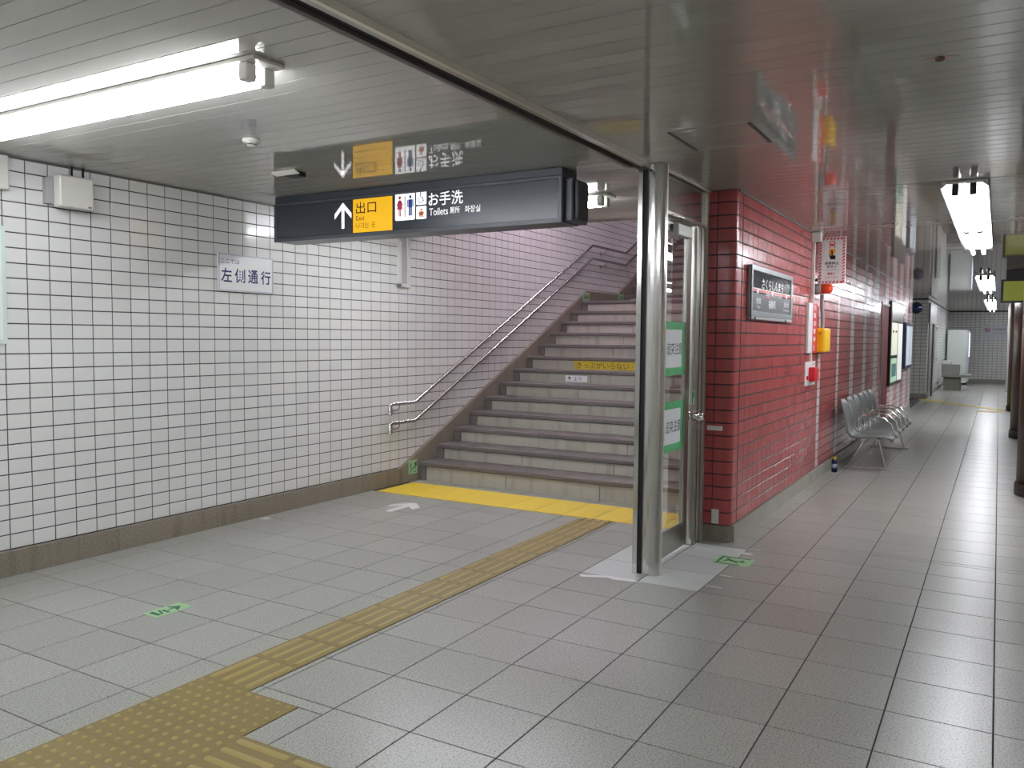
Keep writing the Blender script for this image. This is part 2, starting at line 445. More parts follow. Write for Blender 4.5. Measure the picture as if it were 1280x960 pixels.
for i in range(len(xs)-1): B().box(xs[i], xs[i+1]-.003, YM-.022, YM+.01, 0, .126).build('skirting_stone', BASEP, root)
xs = [16.4, 18.4, 20.4, 21.02]
for i in range(3): B().box(xs[i], xs[i+1]-.003, YM-.022, YM+.01, 0, .126).build('skirting_stone', BASEP, root)

# ---- ceiling
ceiling = B().box(X0, X1, YR, 1.985, H+.003, H+.12).box(X0, 7.46, 1.985, W, H+.003, H+.12).build('ceiling', CGAP, kind='structure')
pitchc = .1233
cells = []
def panels(xa, xb, ya, yb, gap):
    k = math.floor((xa-2.243)/pitchc)
    x = 2.243+k*pitchc
    while x < xb:
        a, c = max(x, xa), min(x+pitchc, xb)
        if c-a > .03: cells.append((((a+c)/2, (ya+yb)/2, H+.0035), c-a-gap, yb-ya, CEIL))
        x += pitchc
panels(X0, 7.46, 2.13, W, .0035)
panels(X0, 6.65, YR, 1.983, .003)
panels(6.65, X1, YR, 1.74, .011)
panels(21.0, 25.0, 1.74, 3.5, .011)
sc = [(c, w_, h_, m) for c, w_, h_, m in cells]
# long panels: rank by where their near end stands, the nearest in view as objects
vis = [q for q in cells if .9 < q[0][0] < 15]; rest = [q for q in cells if not (.9 < q[0][0] < 15)]
po = origin(ceiling)
for c, w_, h_, m in vis:
    o = bpy.data.objects.new('ceiling_panel', piece_mesh('ceiling_panel', w_, h_, .0035, .001, m)); COL.objects.link(o); o.parent = ceiling
    rm = Matrix(((1, 0, 0), (0, -1, 0), (0, 0, -1))) @ Matrix.Rotation(random.uniform(-.003, .003), 3, 'Y')
    o.matrix_local = Matrix.Translation(Vector(c)-po) @ rm.to_4x4()
b = B()
for c, w_, h_, m in rest:
    me = piece_mesh('ceiling_panel', w_, h_, .0035, .001, m)
    rm = Matrix(((1, 0, 0), (0, -1, 0), (0, 0, -1))) @ Matrix.Rotation(random.uniform(-.003, .003), 3, 'Y')
    b.add([Vector(c)+rm @ v.co for v in me.vertices], [tuple(p.vertices) for p in me.polygons])
b.build('distant_ceiling_panels', CEIL, ceiling, kind='stuff')
# thin moulding where the ceiling meets the left wall
B().box(X0, 7.46, W-.012, W, H-.012, H+.003).build('trim_1', mat('dark_moulding', (96, 94, 92), .5), kind='structure')
B().box(XM+.05, 21, YM-.012, YM, H-.012, H+.003).build('trim_2', mat('dark_moulding', (96, 94, 92), .5), kind='structure')
# stair shaft: sloping soffit, right wall tiles, end wall
sh = B().prism([(7.46, 2.82), (7.46, 3.4), (16.2, 7.4), (16.2, 7.55), (7.3, 3.5), (7.3, 2.82)], 1, 2.1, W)
sh.build('ceiling_stair', mat('plain_plaster', (205, 203, 200), .6), kind='structure')
wend = B().box(16.05, 16.2, 2.1, W, 3.6, 7.5).build('wall_stair_end', GROUT, kind='structure')
# far end of the hall
wall_far = B().box(X1, X1+.15, YR, 3.6, 0, H).build('wall_far', GROUT, kind='structure')
cells = []
def tiles(fixed, a0, a1, z0, z1, axis, pu=.1497, pv=.0976, m=WTILE):
    out = []; n = int((a1-a0)/pu); q = int((z1-z0)/pv)
    for i in range(n):
        for j in range(q):
            a = a0+(i+.5)*pu; z = z0+(j+.5)*pv
            out.append(((fixed, a, z) if axis == 'y' else (a, fixed, z), pu-.008, pv-.008, m))
    return out
lay(tiles(X1, -1.6, 1.7, .14, H, 'y'), (0, -1, 0), (0, 0, 1), 'wall_tile', 'distant_wall_tiles', wall_far, .004, .0015, limit=0)
B().box(X1-.03, X1, YR, 1.68, 0, .14).build('baseboard_far', BASEP, kind='structure')
side = B().box(25.0, X1, 1.68, 2.2, 0, H).box(25.0, 25.15, 2.2, 3.6, 0, H).box(21.0, 25.0, 3.45, 3.6, 0, H).box(20.85, 21.0, 2.1, 3.6, 0, H)
wall_side = side.build('wall_side', GROUT, kind='structure')
lay(tiles(25.0, 1.68, 3.3, .14, H, 'y'), (0, -1, 0), (0, 0, 1), 'wall_tile', 'distant_wall_tiles', wall_side, .004, .0015, limit=0)
lay(tiles(1.68, 25.0, 36.0, .14, H, 'x')+tiles(3.45, 21.0, 25.0, .14, H, 'x'), (1, 0, 0), (0, 0, 1), 'wall_tile', 'distant_wall_tiles', wall_side, .004, .0015, limit=0)
B().box(24.97, 25.0, 1.65, 3.45, 0, .14).box(24.97, X1, 1.65, 1.68, 0, .14).build('baseboard_side', BASEP, kind='structure')
# behind the camera and across the track
B().box(X0-.15, X0, YR, W, 0, H).build('wall_back', WTILE, kind='structure')
B().box(X0, X1, YR-.15, YR, 0, H).build('wall_right', mat('pale_plaster_wall', (186, 182, 174), .5), kind='structure')

# ---- shutter track in the ceiling (trim) and moulding over the glass door
t = empty('trim_3', (X0, 2.06, H), kind='structure')
B().box(X0, 5.11, 1.995, 2.04, H-.02, H+.002).build('track_flange', ALU, t)
B().box(X0, 5.11, 1.975, 1.995, H-.03, H+.002).build('track_lip', mat('pale_aluminium', (214, 210, 196), .3, .7), t)
B().box(X0, 5.11, 2.042, 2.1, H-.004, H+.002).build('track_slot', BLACK, t)
B().box(X0, 5.11, 2.102, 2.132, H-.02, H+.002).build('track_edge', mat('brown_edge', (92, 82, 80), .5), t)
B().box(5.2, XM, 1.94, 1.955, H-.014, H+.002).build('trim_4', mat('pale_aluminium', (214, 210, 196), .3, .7), kind='structure')

# ================================================================== STAIRS
stairs = empty('staircase', (SX, 3.8, 0), 'wide grey granite staircase climbing beside the white tiled wall', 'stairs')
YL, YRr = 5.44, 2.105
def flight(x0, z0, n, first_h):
    for k in range(n):
        x = x0+k*ST; z = z0+k*SR
        zb = 0 if (k == 0 and first_h) else z-SR
        nxt = x+ST if k < n-1 else (LAND1+.03 if first_h else x+ST)
        B().box(x, nxt+.03, YRr, YL, z-.045, z).build('tread', NOSE, stairs, bevel=.007, seg=1)
        js = [YL-.085, 4.34, 3.28, 2.22, YRr] if k != 3 else [YL-.085, 4.9, 3.865, 2.8, YRr]
        for j in range(len(js)-1):
            if js[j]-js[j+1] > .03:
                B().box(x+.022, x+.06, js[j+1]+.007, js[j], zb, z-.045).build('riser_stone', RISER, stairs)
        B().box(x+.006, x+.06, YL-.083, YL, zb, z-.045).build('end_stone', NOSE, stairs)
flight(SX, SZ, NST, True)
flight(LAND1, LANDZ+SR, 9, False)

# ---- handrails
def handrail(dz, label):
    r = empty('handrail', (6.7, 5.39, .7+dz), label, 'handrail', None)
    y = 5.385
    pts = [(6.70, y, .765+dz), (6.70, y, .845+dz), (6.715, y, .862+dz), (6.74, y, .868+dz), (7.12, y, .868+dz), (11.56, y, 2.975+dz), (12.87, y, 2.975+dz), (15.2, y, 2.975+2.33*.4735+dz)]
    B().tube(pts, .021, 14).build('rail', CHROME, r)
    B().lathe((6.705, y, .858+dz), [(.004, -.024), (.02, -.016), (.026, 0), (.02, .016), (.004, .024)], 14).build('elbow', CHROME, r)
    B().lathe((6.70, y, .755+dz), [(.02, 0), (.023, .004), (.023, .016), (.02, .02)], 12).build('end_cap', CHROME, r)
    br = [(6.86, .868), (8.6, .868+(8.6-7.12)*.4745), (9.9, .868+(9.9-7.12)*.4745), (11.2, .868+(11.2-7.12)*.4745), (12.1, 2.975), (13.9, 2.975+1.03*.4735)]
    for x, z in br:
        q = B().tube([(x, y, z+dz-.015), (x, y+.01, z+dz-.055), (x, y+.06, z+dz-.075), (x, W-.006, z+dz-.075)], .008, 8).build('bracket', STEELD, r)
        B().lathe((x, W-.014, z+dz-.075), [(.034, .012), (.032, .004), (.012, -.006)][::-1], 16, ax=1).build('flange', STEELD, q)
# lathe along y: heights measured along +y
handrail(0, 'upper of two polished steel handrails on the white wall by the stairs')
handrail(-.197, 'lower of two polished steel handrails on the white wall by the stairs')

# ================================================================== TACTILE PAVING
tp = empty('tactile_path', (4.5, 2.95, 0), 'ochre raised bar tactile path running across floor towards the stairs', 'tactile paving')
def bar_block(cx, cy, along_x=True):
    b = B(); b.box(cx-.149, cx+.149, cy-.149, cy+.149, -.003, .003)
    for j in range(4):
        o_ = -.1125+.075*j
        u0, u1, hw = -.137, .137, .0165
        pts = circ(u1-hw, o_, hw, 5, -PI/2, PI/2, False)+circ(u0+hw, o_, hw, 5, PI/2, 1.5*PI, False)
        top = [((p[0]) if abs(p[0]) < .1 else p[0]*.97, o_+(p[1]-o_)*.62) for p in pts]
        n = len(pts)
        def T(p, z): return (cx+p[0], cy+p[1], z) if along_x else (cx+p[1], cy+p[0], z)
        vs = [T(p, .003) for p in pts]+[T(p, .008) for p in top]
        fs = [(i, (i+1) % n, n+(i+1) % n, n+i) for i in range(n)]+[tuple(range(n, 2*n))]
        if not along_x: fs = [f[::-1] for f in fs]
        b.add(vs, fs, 1)
    return b
def dot_block(cx, cy):
    b = B(); b.box(cx-.149, cx+.149, cy-.149, cy+.149, -.003, .003)
    for i in range(5):
        for j in range(5):
            x, y = cx-.12+.06*i, cy-.12+.06*j; n = 8
            vs = [(x+.0135*math.cos(2*PI*k/n), y+.0135*math.sin(2*PI*k/n), .003) for k in range(n)]+[(x+.009*math.cos(2*PI*k/n), y+.009*math.sin(2*PI*k/n), .0075) for k in range(n)]
            b.add(vs, [(k, (k+1) % n, n+(k+1) % n, n+k) for k in range(n)]+[tuple(range(n, 2*n))], 1)
    return b
for i in range(13): bar_block(2.65+.3*i, 2.95).build('bar_block', [TACT, TACTB], tp)
b = B().box(6.402, 6.499, 2.801, 3.099, -.003, .003)
for j in range(4): b.box(6.41, 6.49, 2.95-.1125+.075*j-.013, 2.95-.1125+.075*j+.013, .003, .008, 1)
b.build('bar_block', [TACT, TACTB], tp)
tj = empty('tactile_junction', (1.9, 2.8, 0), 'ochre dotted tactile warning area at the lower left junction', 'tactile paving')
for i in range(4):
    for j in range(2): dot_block(1.45+.3*i, 2.65+.3*j).build('dot_block', [TACT, TACTB], tj)
tb = empty('tactile_branch', (2.05, 1.5, 0), 'ochre bar tactile branch leaving the dotted junction at bottom edge of photo', 'tactile paving')
for i in range(11): bar_block(2.05, 2.35-.3*i, False).build('bar_block', [TACT, TACTB], tb)
ys = empty('warning_strip', (6.8, 3.8, 0), 'bright yellow ribbed warning strip at the foot of the stairs', 'tactile paving')
y = 2.1; n = 0
while y < W-.1:
    y1 = min(y+.3, W-.04)
    for xa in (6.5, 6.8):
        b = B().box(xa+.001, xa+.299, y+.001, y1-.001, -.003, .003)
        for i in range(12):
            for j in range(int((y1-y)/.025)):
                px, py = xa+.0125+.025*i, y+.0125+.025*j
                b.add([(px-.009, py-.009, .003), (px+.009, py-.009, .003), (px+.009, py+.009, .003), (px-.009, py+.009, .003), (px, py, .0075)], [(0, 1, 4), (1, 2, 4), (2, 3, 4), (3, 0, 4)], 1)
        b.build('ribbed_block', [YST, mat('yellow_bump', (214, 188, 58), .45)], ys)
    y = y1
fy = empty('tactile_line', (23, .8, 0), 'thin yellow tactile line crossing the floor far down the hall', 'tactile paving')
for i in range(10):
    x = 24.6-.3*i; yy = 1.65-.2*i
    B().box(x-.15, x+.15, yy-.15, yy+.15, -.003, .004).build('bar_block', YST, fy)
for i in range(1): B().box(21.2, 21.5, -.1, .39, -.003, .004).build('dot_block', YST, fy)

# ================================================================== LAMPS
def lamp_y(x, y0, label, z=H, warm=False, n=1, cat='light'):
    """twin tube batten running along Y from y0 (near end) upward"""
    L_ = 2.4*n
    r = empty('fluorescent_light', (x, y0, z), label, cat, None)
    B().box(x-.085, x+.085, y0, y0+L_+.1, z-.018, z).build('housing', PLASTIC, r, bevel=.004)
    for s_ in (-.05, .05):
        for q in range(n):
            a = y0+.06+2.4*q
            B().cyl((x+s_, a+.02, z-.066), 1, .019, 2.34, 12).build('tube', TUBEP if warm else TUBEM, r)
            for e in (a-.01, a+2.35):
                B().box(x+s_-.028, x+s_+.028, e, e+.05, z-.092, z-.018).build('tube_holder', PLASTIC, r, bevel=.008)
    return r
def lamp_x(y, x0, label, z=H-.002, group='hall ceiling lights'):
    r = empty('fluorescent_light', (x0, y, z), label, 'light', group)
    B().box(x0, x0+2.42, y-.14, y+.14, z-.02, z).build('housing', PLASTIC, r, bevel=.004)
    for s_ in (-.11, .11):
        B().prism([(y+s_, z-.022), (y+s_*1.35, z-.05), (y+s_*1.4, z-.048), (y+s_*1.1, z-.02)], 0, x0, x0+2.42).build('reflector', DARK, r)
    for s_ in (-.055, .055):
        B().cyl((x0+.04, y+s_, z-.07), 0, .019, 2.34, 12).build('tube', TUBEM, r)
        for e in (x0, x0+2.37):
            B().box(e, e+.05, y+s_-.022, y+s_+.022, z-.1, z-.02).build('tube_holder', DARK, r, bevel=.008)
lamp_y(2.48, 2.62, 'twin tube light overhead at left, nearest and largest in photo')
lamp_y(6.06, 2.66, 'twin tube light half hidden behind the hanging exit sign')
lamp_y(-1.15, 2.62, 'twin tube light on the ceiling behind the viewer')
lamp_y(9.4, 2.7, 'twin tube light over the stairs', z=4.1, warm=True)
lamp_y(14.2, 2.7, 'twin tube light over the upper stairs', z=6.2, warm=True)
lamp_x(.25, 6.68, 'open twin tube light nearest on the right hall ceiling')
lamp_x(.25, 9.12, 'second open twin tube light along the right hall ceiling, touching the first')
lamp_x(.25, 16.1, 'third open twin tube light along the right hall ceiling')
lamp_x(.25, 18.54, 'fourth open twin tube light along the right hall ceiling')
lamp_x(.25, 25.4, 'fifth, second farthest open twin tube light on the hall ceiling')
lamp_x(.25, 27.84, 'farthest open twin tube light on the hall ceiling')
lamp_x(.25, 31.0, 'added twin tube light on the hall ceiling, brightening the far wall')  # extra lamp added to brighten the far end
for x in (-.6, 7.4, 15.4, 23.0): lamp_x(-2.3, x, 'added fill light over the platform side, unseen beyond the brown columns', group='added platform fill lights out of view')  # unseen lamps added to lift the light on the right side of the hall
lamp_x(.25, -1.2, 'added unseen fill light on the hall ceiling right above the viewer')  # unseen lamp added to brighten the near floor
lamp_x(.25, -3.8, 'added unseen fill light on the hall ceiling behind the viewer')  # unseen lamp added as fill from behind the camera

# ================================================================== STEEL POST AND GLASS DOOR
post = empty('steel_post', (5.2, 2.0, 0), 'tall square stainless steel post with black slot, standing between hall and stairs', 'post')
prof = [(5.142, 2.004), (5.134, 1.99), (5.129, 1.97), (5.128, 1.95), (5.131, 1.93), (5.138, 1.912), (5.148, 1.9), (5.162, 1.89), (5.18, 1.885), (5.18, 1.96), (5.40, 1.96), (5.40, 2.004)]
pb = B(); pb.prism(prof, 2, 0, H-.003); pb.build('post_shell', STEEL, post)
B().box(5.13, 5.30, 2.034, 2.068, 0, H-.03).build('guide_rail', STEEL, post, bevel=.003)
B().box(5.145, 5.30, 2.004, 2.034, 0, H-.03).build('slot_seal', BLACK, post)
B().box(5.181, 5.2, 1.885, 1.905, 0, H-.003).build('glazing_bead', mat('pale_aluminium', (214, 210, 196), .3, .7), post)

door = empty('door_1', (5.85, 2.0, 0), kind='structure')
DY0, DY1 = 1.985, 2.015
tr = B().box(5.402, 6.285, 1.975, 2.025, 2.44, H-.003).build('transom_panel', STEEL, door)
B().box(5.402, 6.285, 1.965, 2.035, 2.415, 2.44).build('door_head', STEELD, door, bevel=.003)
B().box(6.07, 6.245, 1.965, 2.035, 0, 2.415).build('frame_post', STEELD, door, bevel=.004)
B().box(6.115, 6.135, 1.955, 1.966, 0, 2.415).build('frame_bead', STEEL, door)
B().box(6.2, 6.215, 1.955, 1.966, 0, 2.415).build('frame_bead', STEEL, door)
B().box(6.262, 6.292, 1.95, 2.03, 0, H-.003).build('wall_bead', mat('pale_aluminium', (214, 210, 196), .3, .7), door)
leaf = B().box(5.405, 5.43, DY0, DY1, .03, 2.40).box(5.90, 6.0, DY0, DY1, .03, 2.40).box(5.43, 5.90, DY0, DY1, .03, .20).box(5.43, 5.90, DY0, DY1, 2.33, 2.40)
leaf = leaf.build('door_leaf', STEELD, door, bevel=.003)
B().box(5.425, 5.905, 1.996, 2.002, .195, 2.335).build('glass_pane', GLASSM, leaf)
bd = B()
for a in ((5.43, 5.445, .2, 2.33), (5.885, 5.90, .2, 2.33), (5.445, 5.885, .2, .215), (5.445, 5.885, 2.315, 2.33)): bd.box(a[0], a[1], 1.98, 1.99, a[2], a[3])
bd.build('glazing_bead', ALU, leaf)
cl = B().box(5.56, 5.86, 1.935, 1.98, 2.29, 2.37).build('door_closer', PLASTIC, door, bevel=.006)
B().tube([(5.7, 1.95, 2.385), (5.55, 1.90, 2.40), (5.45, 1.95, 2.41)], .007, 8).tube([(5.55, 1.90, 2.40), (6.0, 1.93, 2.405), (6.15, 1.95, 2.41)], .007, 8).build('closer_arm', CHROME, cl)
lk = B().lathe((6.035, 1.985, .99), [(.045, 0), (.045, -.012), (.02, -.02), (.02, -.06), (.034, -.07), (.036, -.095), (.02, -.105)], 18, ax=1).build('door_knob', CHROME, door)
B().box(6.0, 6.21, 1.952, 1.966, .955, 1.02).build('lock_plate', CHROME, door, bevel=.003)
st = B().box(5.99, 6.065, 1.962, 1.9648, 1.08, 1.185).build('door_sticker', GREENL, door)
decal([rect(-.026, -.045, -.006, .045), bar(-.0, 0, .026, .02, .008), circ(.01, .03, .008, 8)], (6.028, 1.9618, 1.132), (1, 0, 0), (0, 0, 1), GREEND, st, 'print')
def notice(z0, z1, label, skew=0):
    r = empty('taped_notice', (5.66, 1.99, z0), label, 'notice', 'notices taped on the glass door')
    B().box(5.447, 5.883, 1.9925, 1.9945, z0+.02, z1-.02).build('paper', PAPER, r)
    B().box(5.445, 5.885, 1.9905, 1.9925, z1-.055, z1).box(5.445, 5.885, 1.9905, 1.9925, z0, z0+.055).box(5.835, 5.885, 1.9905, 1.9925, z0+.055, z1-.055).build('tape', GREENT, r)
    text('追突注意', (5.68, 1.9918, (z0+z1)/2), (1, 0, 0), (0, 0, 1), .31, .085, BLKP, r)
notice(1.31, 1.69, 'upper white notice with green tape edges on the glass door')
notice(.765, 1.125, 'lower white notice with green tape edges on the glass door')

# ================================================================== HANGING EXIT SIGN
XS = 4.95
sg = empty('hanging_sign', (XS+.1, 3.86, 2.35), 'long charcoal exit and toilets sign box hanging from ceiling before stairs', 'sign')
B().box(XS-.01, 5.16, 2.527, 5.17, 2.645, H-.001).build('mounting_box', SIGNM, sg, bevel=.004)
B().box(XS, 5.20, 2.527, 5.18, 2.338, 2.643).build('sign_box', SIGNM, sg, bevel=.004)
B().box(XS+.03, 5.22, 2.47, 2.527, 2.345, 2.63).box(XS+.06, 5.18, 2.445, 2.47, 2.36, 2.615).build('end_cap', mat('sign_end_charcoal', (56, 58, 64), .4), sg, bevel=.008)
B().box(XS-.006, XS, 2.56, 5.155, 2.365, 2.62).build('sign_panel', SIGNF, sg)
fr = B(); fr.box(XS-.012, XS, 2.53, 5.18, 2.335, 2.36).box(XS-.012, XS, 2.53, 5.18, 2.625, 2.643).box(XS-.012, XS, 2.53, 2.555, 2.36, 2.625).box(XS-.012, XS, 5.158, 5.18, 2.36, 2.625)
fr.build('frame', mat('sign_frame_grey', (82, 88, 96), .35), sg)
R_, U_ = (0, -1, 0), (0, 0, 1); XP = XS-.0065
decal([rect(-.014, -.1, .014, .075), [(0, .1), (-.086, .014), (-.086, -.026), (0, .06), (.086, -.026), (.086, .014)]], (XP, 4.438, 2.505), R_, U_, WHITEL, sg, 'arrow_symbol')
yp = decal([rect(-.192, -.127, .192, .127)], (XP, 4.143, 2.493), R_, U_, YELL, sg, 'yellow_panel')
text('出口', (XP-.0016, 4.205, 2.552), R_, U_, .2, .09, BLKP, yp, bold=.006)
text('Exit', (XP-.0016, 4.262, 2.475), R_, U_, .085, .036, BLKP, yp)
text('나가는 곳', (XP-.0016, 4.21, 2.418), R_, U_, .19, .045, BLKP, yp)
def rrect(x0, y0, x1, y1, r):
    return circ(x1-r, y1-r, r, 4, 0, PI/2, False)+circ(x0+r, y1-r, r, 4, PI/2, PI, False)+circ(x0+r, y0+r, r, 4, PI, 1.5*PI, False)+circ(x1-r, y0+r, r, 4, 1.5*PI, 2*PI, False)
wp = decal([rrect(-.092, -.1, .092, .1, .012)], (XP, 3.832, 2.531), R_, U_, WHITEL, sg, 'restroom_panel')
def person(cx, s, dress):
    p = [circ(cx, .068*s, .012, 10)]
    if dress: p += [[(cx-.008, .05), (cx+.008, .05), (cx+.026, -.015), (cx+.012, -.02), (cx-.012, -.02), (cx-.026, -.015)], rect(cx-.01, -.07, cx-.002, -.02), rect(cx+.002, -.07, cx+.01, -.02), bar(cx-.009, .046, cx-.026, .008, .008), bar(cx+.009, .046, cx+.026, .008, .008)]
    else: p += [rect(cx-.018, -.01, cx+.018, .05), rect(cx-.015, -.07, cx-.002, -.01), rect(cx+.002, -.07, cx+.015, -.01), rect(cx-.028, -.005, cx-.021, .048), rect(cx+.021, -.005, cx+.028, .048)]
    return p
decal(person(-.048, 1, True), (XP-.0012, 3.832, 2.531), R_, U_, PINKP, wp, 'woman_symbol')
decal(person(.05, 1, False), (XP-.0012, 3.832, 2.531), R_, U_, BLUEP, wp, 'man_symbol')
decal([rect(-.003, -.078, .003, .078)], (XP-.0012, 3.832, 2.531), R_, U_, BLKP, wp, 'divider')
wc = decal([rrect(-.046, -.047, .046, .047, .008)], (XP, 3.682, 2.582), R_, U_, WHITEL, sg, 'wheelchair_panel')
ring = [circ(-.004, -.012, .022, 12)[i] for i in range(12)]
decal([bar(-.006, .012, -.006, .032, .007), circ(-.006, .037, .0055, 8), bar(-.006, .008, .012, .006, .006), bar(.012, .006, .022, -.022, .006)]+[bar(-.004+.022*math.cos(a), -.012+.022*math.sin(a), -.004+.022*math.cos(a+.55), -.012+.022*math.sin(a+.55), .0045) for a in [2.2+.5*i for i in range(8)]], (XP-.0012, 3.682, 2.582), R_, U_, BLUEP, wc, 'wheelchair_symbol')
oc = decal([rrect(-.046, -.047, .046, .047, .008)], (XP, 3.682, 2.478), R_, U_, WHITEL, sg, 'nursery_panel')
decal([circ(0, .02, .009, 10), [(-.014, .008), (.014, .008), (.022, -.024), (-.022, -.024)], bar(-.014, .005, -.027, -.008, .006), bar(.014, .005, .027, -.008, .006), rect(-.028, -.033, .028, -.028)], (XP-.0012, 3.682, 2.478), R_, U_, ORANGEP, oc, 'nursery_symbol')
text('お手洗', (XP-.0008, 3.467, 2.566), R_, U_, .3, .098, WHITEL, sg, bold=.006)
text('Toilets', (XP-.0008, 3.528, 2.475), R_, U_, .165, .052, WHITEL, sg)
text('厠所', (XP-.0008, 3.385, 2.476), R_, U_, .085, .046, WHITEL, sg)
text('화장실', (XP-.0008, 3.235, 2.475), R_, U_, .13, .048, WHITEL, sg)

# ================================================================== THINGS ON THE LEFT WALL
WF = W-.004
s = empty('wall_sign', (4.905, WF, 1.93), 'white keep left sign with navy characters on the white tiled wall', 'sign')
B().box(4.612, 5.2, WF-.018, WF, 1.93, 2.236).build('sign_board', mat('white_enamel', (222, 222, 220), .35), s, bevel=.004)
fb = B()
for a in ((4.612, 5.2, 1.93, 1.942), (4.612, 5.2, 2.224, 2.236), (4.612, 4.624, 1.942, 2.224), (5.188, 5.2, 1.942, 2.224)): fb.box(a[0], a[1], WF-.022, WF-.017, a[2], a[3])
fb.build('frame', mat('pale_grey_frame', (186, 188, 196), .4), s)
text('ここでは', (4.735, WF-.0185, 2.175), (1, 0, 0), (0, 0, 1), .19, .036, NAVY, s)
for i, ch in enumerate('左側通行'):
    text(ch, (4.695+.14*i, WF-.0185, 2.063), (1, 0, 0), (0, 0, 1), .11, .115, NAVY, s, bold=.018)
bx = empty('junction_box', (3.36, WF-.07, 2.41), 'small white box with two black cables high on the left wall', 'box')
B().box(3.245, 3.485, WF-.125, WF-.045, 2.41, 2.622).build('cover', PLASTIC, bx, bevel=.012)
B().box(3.20, 3.27, WF-.05, WF, 2.43, 2.60).box(3.27, 3.46, WF-.05, WF, 2.44, 2.6).build('back_plate', GREYPL, bx, bevel=.003)
B().box(3.44, 3.465, WF-.1265, WF-.1248, 2.42, 2.432).build('maker_plate', GREYP, bx)
for cx in (3.37, 3.45): B().tube([(cx, WF-.06, 2.6), (cx+.003, WF-.05, 2.65), (cx+.015, WF-.035, 2.699)], .008, 8).build('cable', BLACK, bx)
eb = B().box(2.55, 2.958, WF-.06, WF, 2.475, 2.69).build('emergency_light', PLASTIC, bevel=.01, label='white box light cut by the left edge of the photo, near ceiling', cat='light')
lb = empty('notice_frame', (2.7, WF, 1.5), 'pale framed panel cut by the left edge of the photo', 'sign')
B().box(2.35, 2.945, WF-.02, WF, 1.5, 2.25).build('frame', mat('pale_green_white', (205, 220, 212), .4), lb, bevel=.004)
B().box(2.38, 2.915, WF-.023, WF-.018, 1.53, 2.22).build('sheet', PAPER, lb)
cd = empty('cable_duct', (7.0, WF, 2.1), 'white plastic cable duct bent into a U on the tiled wall', 'duct')
B().box(5.9, 6.99, WF-.03, WF, 2.535, 2.575).build('duct_run', PLASTIC, cd, bevel=.004)
B().box(6.945, 6.99, WF-.03, WF, 2.09, 2.535).build('duct_run', PLASTIC, cd, bevel=.004)
B().box(7.10, 7.145, WF-.03, WF, 2.13, 2.698).build('duct_run', PLASTIC, cd, bevel=.004)
B().box(6.945, 7.145, WF-.03, WF, 2.088, 2.13).build('duct_run', PLASTIC, cd, bevel=.004)
B().box(6.99, 7.10, WF-.012, WF, 2.13, 2.698).build('shaded_tile_panel', mat('shaded_tile_grey', (178, 176, 182), .5), cd)  # grey panel inside the U: shade on the tile put into its colour

def sticker(name, c, R, U, w_, h_, label, prints, th=.001):
    r = empty(name, c, label, 'sticker')
    decal([rect(-w_/2, -h_/2, w_/2, h_/2)], c, R, U, GREENL, r, 'sheet', th)
    Nn = Vector(R).normalized().cross(Vector(U).normalized()); decal(prints, Vector(c)+Nn*th, R, U, GREEND, r, 'print', .0006)
    return r
sticker('stair_sticker', (7.165, BY-.011, .158), (1, 0, 0), (0, 0, 1), .155, .15, 'green escape sticker with climbing figure beside the first step', [bar(-.055, -.055, -.005, -.02, .009), bar(-.005, -.02, .005, .0, .009), [(.02, -.02), (.04, .02), (.02, .03), (.065, .06), (.068, .0), (.055, .012), (.035, -.025)], circ(-.035, .03, .01, 8), bar(-.035, .02, -.035, -.02, .014), rect(.02, -.06, .05, -.05)])
sticker('stair_sticker', (11.49, BY-.011, 2.195), (1, 0, 0), (0, 0, 1), .22, .13, 'left of two green stickers on skirting at the stair landing', [rect(-.06, -.04, -.03, .04), bar(-.0, 0, .05, 0, .014), [(.03, .045), (.03, -.045), (.07, 0)]])
sticker('stair_sticker', (12.84, BY-.011, 2.235), (1, 0, 0), (0, 0, 1), .22, .13, 'right of two green stickers on skirting at the stair landing', [rect(-.05, -.045, -.03, .04), [(.0, -.02), (.02, .01), (.01, .03), (.06, .04), (.055, -.01), (.04, .0), (.02, -.03)]])

# banners on the risers
def riser_x(k): return SX+k*ST+.022
rk = 7
rb = empty('riser_banner', (riser_x(6), 3.6, 1.0), 'yellow banner with black hiragana stuck on a stair riser', 'banner')
rx = riser_x(7)
zc = SZ+6*SR+.058
B().box(rx-.003, rx, 3.25, 4.735, zc-.052, zc+.052).build('sheet', mat('yellow_banner', (210, 182, 52), .6), rb)
text('きっぷがいらない', (rx-.004, 4.335, zc), (0, -1, 0), (0, 0, 1), .72, .078, BLKP, rb)
text('・・・', (rx-.004, 3.88, zc-.01), (0, -1, 0), (0, 0, 1), .1, .014, BLKP, rb)
text('SAMO', (rx-.004, 3.42, zc), (0, -1, 0), (0, 0, 1), .26, .05, BLKP, rb)
rx = riser_x(6); zc = SZ+5*SR+.058
wb = empty('riser_label', (rx, 4.2, zc), 'small white label with up arrow stuck on a stair riser', 'label')
B().box(rx-.003, rx, 4.39, 4.69, zc-.04, zc+.04).build('sheet', PAPER, wb)
text('上り', (rx-.004, 4.52, zc), (0, -1, 0), (0, 0, 1), .11, .05, BLKP, wb)
decal([rect(-.004, -.028, .004, .02), [(0, .03), (-.024, .004), (-.018, -.003), (0, .016), (.018, -.003), (.024, .004)]], (rx-.003, 4.635, zc), (0, -1, 0), (0, 0, 1), BLKP, wb, 'arrow_print')

